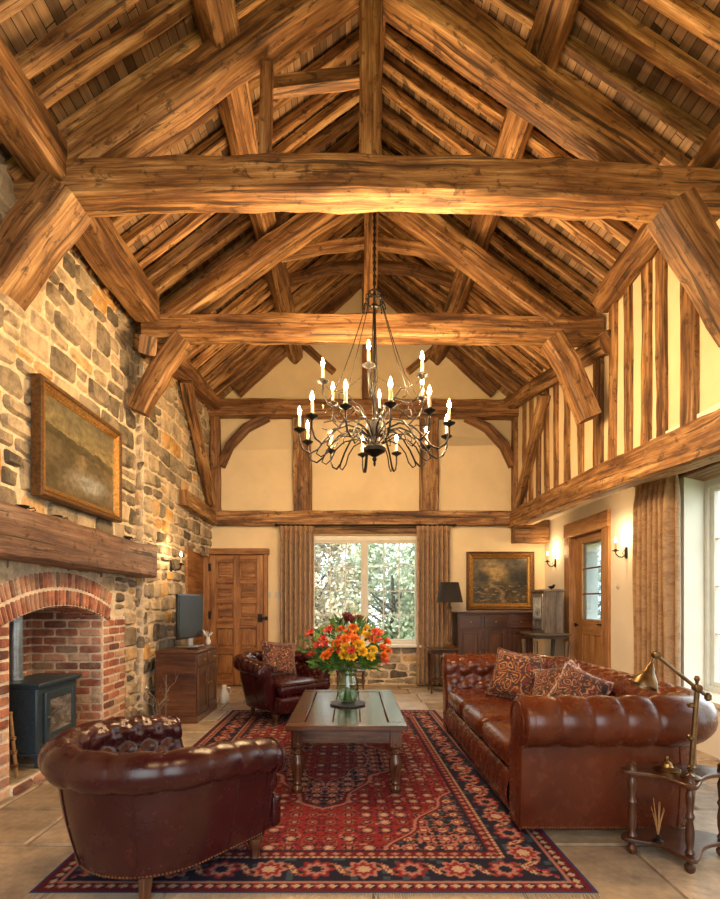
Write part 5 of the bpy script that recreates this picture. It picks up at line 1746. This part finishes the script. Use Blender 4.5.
t = thing('tv_cabinet', 'reddish wooden cabinet with two doors under the television', 'cabinet', (0, 0, 0))
carcass(t, -2.12, -1.68, 5.50, 6.30, .785, M['cherry'], '+x', 2, 2)
t = thing('television', 'flat black television on the wooden cabinet by stone wall', 'television', (-1.90, 5.98, .785), R(-9))
b = MB(); b.rbox((0, 0, .36), (.04, .62, .52), .012, 6); link('casing', b, M['black'], t, sharp=0)
b = MB(); b.b2((.0195, -.295, .125), (.0225, .295, .60)); link('screen', b, M['tv'], t)
b = MB(); b.b2((-.015, -.05, .019), (.015, .05, .12)); link('neck', b, M['silver'], t, bevel=.005)
b = MB(); b.rbox((0, 0, .01), (.19, .36, .018), .009, 6); link('base', b, M['silver'], t, sharp=0)
t = thing('small_vase', 'small pale vase of dried leaves on the cabinet beside television', 'vase', (-1.76, 6.235, .785))
b = MB(); b.lathe([(.02, 0), (.03, .02), (.034, .05), (.02, .085), (.022, .1), (.018, .1), (.015, .085), (.001, .05)], (0, 0, 0), 14); link('vase_body', b, M['ceramic'], t, sharp=0)
lv = MB()
for i in range(22):
    a = random.uniform(0, 6.28); d = Vector((math.cos(a) * .5, math.sin(a) * .5, random.uniform(.5, 1.2))).normalized()
    leafquad(lv, Vector((0, 0, .09)) + d * random.uniform(0, .05), d, random.uniform(.04, .08), .01, 0)
link('leaves', lv, M['ceramic'], t)
t = thing('silver_tray', 'small silver dish on the cabinet in front of television', 'dish', (-1.78, 5.70, .785))
b = MB(); b.lathe([(.03, 0), (.06, .006), (.075, .02), (.072, .02), (.055, .01), (.001, .006)], (0, 0, 0), 18); link('dish_body', b, M['silver'], t)

# twisted metal branches in front of the cabinet
t = thing('metal_sculpture', 'twisted silver metal branch sculpture in front of wooden cabinet', 'sculpture', (-1.97, 5.28, 0))
b = MB(); b.lathe([(.09, 0), (.09, .012), (.03, .025), (.012, .05)], (0, 0, 0), 16); link('base', b, M['iron'], t)
rr = random.Random(4)
b = MB()
def twig(p, d, L, r_, dep):
    pts, rad = [p], [r_]
    for i in range(5):
        d = (d + Vector((rr.uniform(-.5, .5), rr.uniform(-.5, .5), rr.uniform(-.15, .35)))).normalized()
        pts.append(pts[-1] + d * L / 5); rad.append(r_ * (1 - .14 * (i + 1)))
    b.tube(pts, rad, 6)
    if dep:
        for i in (2, 3, 4, 5): twig(pts[i], (d + Vector((rr.uniform(-1.2, 1.2), rr.uniform(-1.2, 1.2), rr.uniform(-.2, .6)))).normalized(), L * .45, rad[i] * .8, dep - 1)
for a in (0, 2.1, 4.2): twig(Vector((0, 0, .04)), Vector((math.cos(a) * .25, math.sin(a) * .25, 1)), .42, .009, 2)
link('branches', b, M['silver'], t)
b = MB(); b.tube([(.05, -.02, .02), (.052, -.025, .3), (.06, -.03, .56)], .005, 6); link('upright_rod', b, M['silver'], t)

t = thing('white_jug', 'small white jug on the flags beside the wooden cabinet', 'jug', (-1.66, 6.62, 0))
b = MB(); b.lathe([(.05, 0), (.062, .02), (.066, .09), (.045, .16), (.028, .20), (.034, .235), (.03, .235), (.024, .2), (.001, .17)], (0, 0, 0), 18); j_ = link('jug_body', b, M['ceramic'], t, sharp=0)
b = MB(); b.tube([(.03, 0, .21), (.075, 0, .2), (.085, 0, .15), (.055, 0, .11)], .007, 6); link('handle', b, M['ceramic'], t)

# sideboard under the second picture
t = thing('sideboard', 'dark mahogany sideboard under the gilt picture on end wall', 'sideboard', (0, 0, 0))
carcass(t, 1.585, 2.72, 7.66, 8.07, 1.165, M['mahogany'], '-y', 3, 3, dz=.2, plinth=.1)
mp2 = lambda a, b, d: (a, 8.085 - d, b)
t = thing('framed_painting', 'gilt framed dark landscape painting above the mahogany sideboard', 'painting', (0, 0, 0))
xa, xb_, za, zb = 1.81, 2.875, 1.19, 2.11
link('outer_frame', frame_bars(mp2, xa, xb_, za, zb, .1, [(0, 0), (0, .05), (.014, .062), (.032, .05), (.045, .048)]), M['gilt_dark'], t, sharp=0)
link('gilt_moulding', frame_bars(mp2, xa, xb_, za, zb, .1, [(.043, .048), (.055, .055), (.075, .036), (.095, .03), (.105, .02), (.112, .010)]), M['gilt'], t, sharp=0)
link('canvas', grid_picture(lambda u, v: Vector(mp2(xa + .105 + (xb_ - xa - .21) * u, za + .105 + (zb - za - .21) * v, .012)), 1, 1, paint2), M['oil'], t)
bk = MB(); bk.b2(mp2(xa + .01, za + .01, 0), mp2(xb_ - .01, zb - .01, .008)); link('backboard', bk, M['oak_dark'], t)

# lamp table and table lamp
t = thing('side_table', 'small dark wooden side table beside the right curtain', 'table', (1.31, 7.45, 0))
b = MB(); b.rbox((0, 0, .635), (.46, .40, .025), .01, 6); link('table_top', b, M['mahogany'], t, sharp=0)
b = MB(); b.b2((-.18, -.15, .56), (.18, .15, .622)); link('apron', b, M['mahogany'], t, bevel=.004)
for x in (-.17, .17):
    for y in (-.14, .14):
        l = MB(); l.tube([(x, y, 0), (x * .96, y * .96, .3), (x, y, .57)], [.012, .016, .02], 8); link('leg', l, M['mahogany'], t)
b = MB(); b.b2((-.17, -.14, .17), (.17, .14, .185)); link('lower_shelf', b, M['mahogany'], t, bevel=.003)
t = thing('table_lamp', 'slim bronze table lamp with black shade beside the curtain', 'lamp', (1.42, 7.42, .648), 0, None, 1.1)
b = MB(); b.lathe([(.09, 0), (.092, .012), (.06, .03), (.03, .05), (.02, .08), (.034, .11), (.028, .16), (.02, .2), (.028, .30), (.032, .42), (.022, .5), (.03, .53), (.016, .56), (.012, .64)], (0, 0, 0), 18); link('base', b, M['gilt_dark'], t)
b = MB(); b.lathe([(.175, .60), (.118, .865), (.115, .865), (.172, .60)], (0, 0, 0), 24, cap=False); link('lamp_shade', b, M['shade'], t, sharp=0)
b = MB(); b.lathe([(.006, .62), (.006, .9), (.016, .91), (.012, .93), (.003, .96)], (0, 0, 0), 10); link('finial', b, M['brass'], t)

# small cupboard on its stand against the right wall
t = thing('cupboard_stand', 'grey wooden stand with curved legs carrying the little cupboard', 'stand', (0, 0, 0))
b = MB(); b.rbox((2.69, 7.12, .875), (.50, .60, .03), .01, 6); link('top', b, M['grey_wood'], t, sharp=0)
b = MB(); b.b2((2.48, 6.88, .815), (2.90, 7.36, .862)); link('apron', b, M['grey_wood'], t, bevel=.006)
for x, sx in ((2.49, -1), (2.89, 1)):
    for y, sy in ((6.88, -1), (7.36, 1)):
        l = MB(); l.tube([(x + sx * .03, y + sy * .01, 0), (x - sx * .01, y, .12), (x - sx * .015, y, .35), (x + sx * .005, y, .6), (x + sx * .015, y, .78)], [.022, .016, .018, .026, .03], 8); link('leg', l, M['grey_wood'], t)
t = thing('small_cupboard', 'small grey wooden cupboard standing on the curved leg stand', 'cupboard', (0, 0, 0))
b = MB(); b.b2((2.60, 6.9, .89), (2.86, 7.34, 1.46)); link('body', b, M['grey_wood'], t, bevel=.005)
b = MB(); b.b2((2.575, 6.885, 1.455), (2.88, 7.355, 1.485)); link('top', b, M['grey_wood'], t, bevel=.006)
d = MB()
for a, c, e, f in ((6.93, 6.98, .93, 1.43), (7.26, 7.31, .93, 1.43), (6.98, 7.26, .93, .98), (6.98, 7.26, 1.38, 1.43), (6.98, 7.26, 1.06, 1.09)):
    d.b2((2.585, a, e), (2.602, c, f))
dr = link('door', d, M['silver'], t, bevel=.003)
d = MB(); d.b2((2.592, 6.98, 1.09), (2.598, 7.26, 1.38)); link('panel', d, M['leaded'], dr)
t = thing('small_figurine', 'tiny dark bird figurine on top of the little cupboard', 'figurine', (2.74, 7.0, 1.485))
b = MB(); b.tube([(-.05, 0, .04), (-.02, 0, .03), (.02, 0, .035), (.035, 0, .06), (.05, 0, .065)], [.004, .02, .024, .016, .003], 8); b.tube([(0, 0, .02), (0, 0, 0)], [.004, .012], 6); link('bird_body', b, M['iron'], t)

for px, py, Y, lb in ((268.5, 595, 8.095, 'white light switch on end wall next to the oak door'), (277, 595, 8.095, 'white light switch on end wall close to left curtain')):
    p = at(px, py, Y); b = MB(); b.b2((p.x - .035, 8.088, p.z - .045), (p.x + .035, 8.1, p.z + .045)); b.b2((p.x - .01, 8.082, p.z - .014), (p.x + .01, 8.09, p.z + .014))
    tag(link('light_switch', b, M['ceramic'], bevel=.003), lb, 'switch')
b = MB(); b.lathe([(.035, 0), (.035, .006), (.012, .012), (.012, .025), (.001, .028)], (3.06, 5.86, 1.49), 16, Matrix.Rotation(R(-90), 3, 'Y'))
tag(link('light_switch', b, M['ceramic']), 'round white switch on right wall under the nearer sconce', 'switch')

t = thing('wooden_stool', 'low dark wooden stool under the end window', 'stool', (-.02, 7.3, 0))
b = MB(); b.rbox((0, 0, .34), (.42, .3, .035), .014, 6, (0, 0, .006)); link('seat', b, M['mahogany'], t, sharp=0)
for x in (-.18, .18):
    for y in (-.11, .11):
        l = MB(); l.lathe(turned(.33, .022, 0), (x, y, 0), 10); link('leg', l, M['mahogany'], t)
b = MB(); b.tube([(-.18, -.11, .1), (.18, -.11, .1)], .01, 6); b.tube([(-.18, .11, .1), (.18, .11, .1)], .01, 6); link('stretcher', b, M['mahogany'], t)

# ------------------------------------------------------------------ three-legged tier table and brass reading lamp
t = thing('tier_table', 'two tier shaped mahogany occasional table by the sofa arm', 'table', (0, 0, 0))
A_, B_, C_ = Vector((1.455, 2.65)), Vector((1.63, 2.46)), Vector((1.90, 2.62))
def tier(z, th, ov, name):
    c = (A_ + B_ + C_) / 3
    cn = [c + (p - c) * (1 + ov / (p - c).length) for p in (A_, B_, C_)]
    back = [Vector((1.86, 2.74)), Vector((1.66, 2.78)), Vector((1.50, 2.74))]
    loop = [cn[0] + Vector((-.015, .03)), cn[0] + Vector((-.02, -.01)), cn[0] + Vector((.01, -.035)), (cn[0] + cn[1]) / 2 + Vector((.03, .03)), cn[1] + Vector((-.035, .01)), cn[1] + Vector((-.01, -.025)), cn[1] + Vector((.025, -.015)),
            (cn[1] + cn[2]) / 2 + Vector((-.01, .035)), cn[2] + Vector((-.02, -.03)), cn[2] + Vector((.02, -.01)), cn[2] + Vector((.015, .03))] + back
    # smooth the loop
    for _ in range(2):
        n = len(loop)
        loop = [q for i in range(n) for q in (loop[i] * .75 + loop[(i + 1) % n] * .25, loop[i] * .25 + loop[(i + 1) % n] * .75)]
    b = MB(); b.prism([(p.x, p.y) for p in loop], lambda a, b_, d: (a, b_, d), z - th, z)
    return link(name, b, M['mahogany'], t, bevel=.005)
tier(.435, .022, .03, 'upper_tier'); tier(.085, .022, .03, 'lower_tier')
for p in (A_, B_, C_):
    l = MB()
    l.lathe([(.014, 0), (.024, .012), (.026, .03), (.012, .05), (.016, .063), (.016, .085), (.022, .095), (.013, .115), (.019, .15), (.021, .2), (.014, .25), (.022, .27), (.014, .29), (.018, .34), (.021, .37), (.013, .395), (.022, .41), (.022, .437), (.018, .45), (.02, .468), (.006, .478)], (p.x, p.y, 0), 14)
    link('post', l, M['mahogany'], t)
t = thing('reading_lamp', 'tall brass jointed reading lamp rising from the tier table', 'lamp', (0, 0, 0))
J0 = Vector((B_.x + .045, B_.y + .06, .436)); J1 = at(697, 688, 2.52); J2 = at(656, 655, 2.60); S0 = at(651, 665, 2.60); S1 = at(643, 690, 2.58)
b = MB(); b.lathe([(.045, 0), (.046, .006), (.02, .012), (.012, .03)], J0, 16); b.tube([J0 + Vector((0, 0, .02)), J1 - Vector((0, 0, .02))], .0125, 10)
for z in (.05, .2, .36): b.lathe([(.0125, -.012), (.018, -.006), (.018, .006), (.0125, .012)], (J0.x, J0.y, J0.z + z), 12)
link('column', b, M['bronze'], t)
b = MB(); d = (J2 - J1).normalized()
b.tube([J1 - d * .05, J2], .0085, 8); b.tube([J1 - d * .05 + Vector((0, .02, .0)), J1 + d * .1 + Vector((0, .02, 0))], .005, 8)
link('swing_arm', b, M['bronze'], t)
b = MB()
for p in (J1, J2):
    b.lathe([(.001, -.022), (.018, -.018), (.02, -.005), (.02, .005), (.018, .018), (.001, .022)], p, 14, Matrix.Rotation(R(90), 3, 'X'))
b.lathe([(.005, 0), (.008, .02), (.014, .035), (.008, .05)], J1 + Vector((0, 0, .01)), 10)
b.lathe([(.008, -.02), (.016, -.01), (.016, .01), (.008, .02)], J1 - d * .06, 12)
link('joint', b, M['bronze'], t)
ax = (S1 - S0).normalized(); q = Vector((0, 0, -1)).rotation_difference(ax).to_matrix()
b = MB(); b.lathe([(.008, .02), (.012, .0), (.020, -.012), (.024, -.035), (.034, -.048), (.05, -.075), (.060, -.105), (.062, -.118), (.058, -.118), (.056, -.105), (.047, -.077), (.03, -.05), (.001, -.04)], S0, 24, q)
b.tube([J2, S0], .008, 8)
link('lamp_shade', b, M['bronze'], t, sharp=50)
b = MB(); b.lathe([(.02, -.06), (.026, -.085), (.02, -.11), (.001, -.12)], S0, 12, q); link('bulb', b, M['ceramic'], t, sharp=0)
t = thing('brass_bell', 'small brass table bell on the top of tier table', 'bell', (1.63, 2.64, .4355))
b = MB(); b.lathe([(.062, 0), (.064, .008), (.05, .014), (.03, .02), (.026, .026), (.024, .036), (.012, .046), (.006, .05), (.009, .058), (.007, .07), (.001, .074)], (0, 0, 0), 20); link('bell_body', b, M['brass'], t)
t = thing('dried_stems', 'little metal holder of dried stems on the lower tier', 'ornament', (1.56, 2.60, .086))
b = MB(); b.lathe([(.025, 0), (.025, .006), (.008, .012), (.01, .03), (.006, .034)], (0, 0, 0), 12); link('holder', b, M['iron'], t)
b = MB()
for a in range(7):
    c_ = Vector((math.cos(a * .9), math.sin(a * .9), 0))
    b.tube([(0, 0, .02), c_ * .012 + Vector((0, 0, .10)), c_ * .03 + Vector((0, 0, .17 + .02 * (a % 3)))], [.002, .003, .001], 5)
link('stems', b, M['cane'], t)

# ------------------------------------------------------------------ garden beyond the windows
gr = MB(); gr.b2((-12, 8.5, -.4), (14, 30, -.25)); gr.b2((3.6, -6, -.4), (16, 8.5, -.25)); gr.b2((-12, -20, -.4), (3.6, -2.4, -.25))
struct('ground_outside', gr, M['lawn'])
def tree(x, y, h, w, label, mat, n=1500, seed=0, trunk=.3):
    t = thing('garden_tree', label, 'tree', (x, y, -.26), 0, 'trees outside the windows')
    q = random.Random(seed)
    tb = MB(); tb.tube([(0, 0, 0), (.05, 0, h * .3), (0, .05, h * .75)], [.09, .07, .03], 8)
    for i in range(7):
        a = q.uniform(0, 6.28); z = h * q.uniform(.25, .6)
        tb.tube([(0, 0, z), (math.cos(a) * w * .25, math.sin(a) * w * .25, z + h * .12), (math.cos(a) * w * .42, math.sin(a) * w * .42, z + h * .2)], [.035, .025, .01], 6)
    link('trunk', tb, M['bark'], t)
    lb = MB()
    cl = [(q.uniform(-.5, .5) * w, q.uniform(-.5, .5) * w * .6, h * (trunk + (1 - trunk) * q.random())) for _ in range(26)]
    for i in range(n):
        c = cl[i % 26]
        r_ = w * .2
        d = Vector((q.gauss(0, 1), q.gauss(0, 1), q.gauss(0, 1))).normalized() * r_ * q.random() ** .4
        p = Vector(c) + d
        s_ = q.uniform(.035, .085)
        a_ = Vector((q.gauss(0, 1), q.gauss(0, 1), q.gauss(0, 1))).normalized() * s_
        b_ = a_.cross(Vector((q.gauss(0, 1), q.gauss(0, 1), q.gauss(0, 1)))).normalized() * s_ * .6
        lb.add([p - a_, p + b_, p + a_, p - b_], [(0, 1, 2, 3)], smooth=False)
    f = link('foliage', lb, mat, t, sharp=0)
    return t
tree(-1.0, 12.2, 3.4, 2.2, 'copper tinted garden tree seen through the left casement', M['tree_leaf2'], 9000, 1, .1)
tree(1.0, 12.6, 3.0, 2.4, 'pale green garden tree seen through the right casement', M['tree_leaf'], 9500, 2, .08)
tree(-2.4, 14.5, 4.6, 3.0, 'tall green garden tree far out behind the copper tree', M['tree_leaf'], 9500, 3, .12)
tree(0.2, 15.5, 4.4, 3.2, 'broad green garden tree out between the two casements', M['tree_leaf'], 10500, 5, .05)
tree(5.3, 11.6, 3.4, 2.4, 'green garden tree seen through the pane of pine door', M['tree_leaf'], 3000, 8, .05)
tree(7.2, 3.4, 3.0, 3.0, 'leafy green garden bush outside the tall side window', M['tree_leaf'], 5000, 11, .03)
tree(2.9, 15.0, 3.2, 3.0, 'rounded green garden tree out behind the right casement', M['tree_leaf'], 9500, 6, .08)
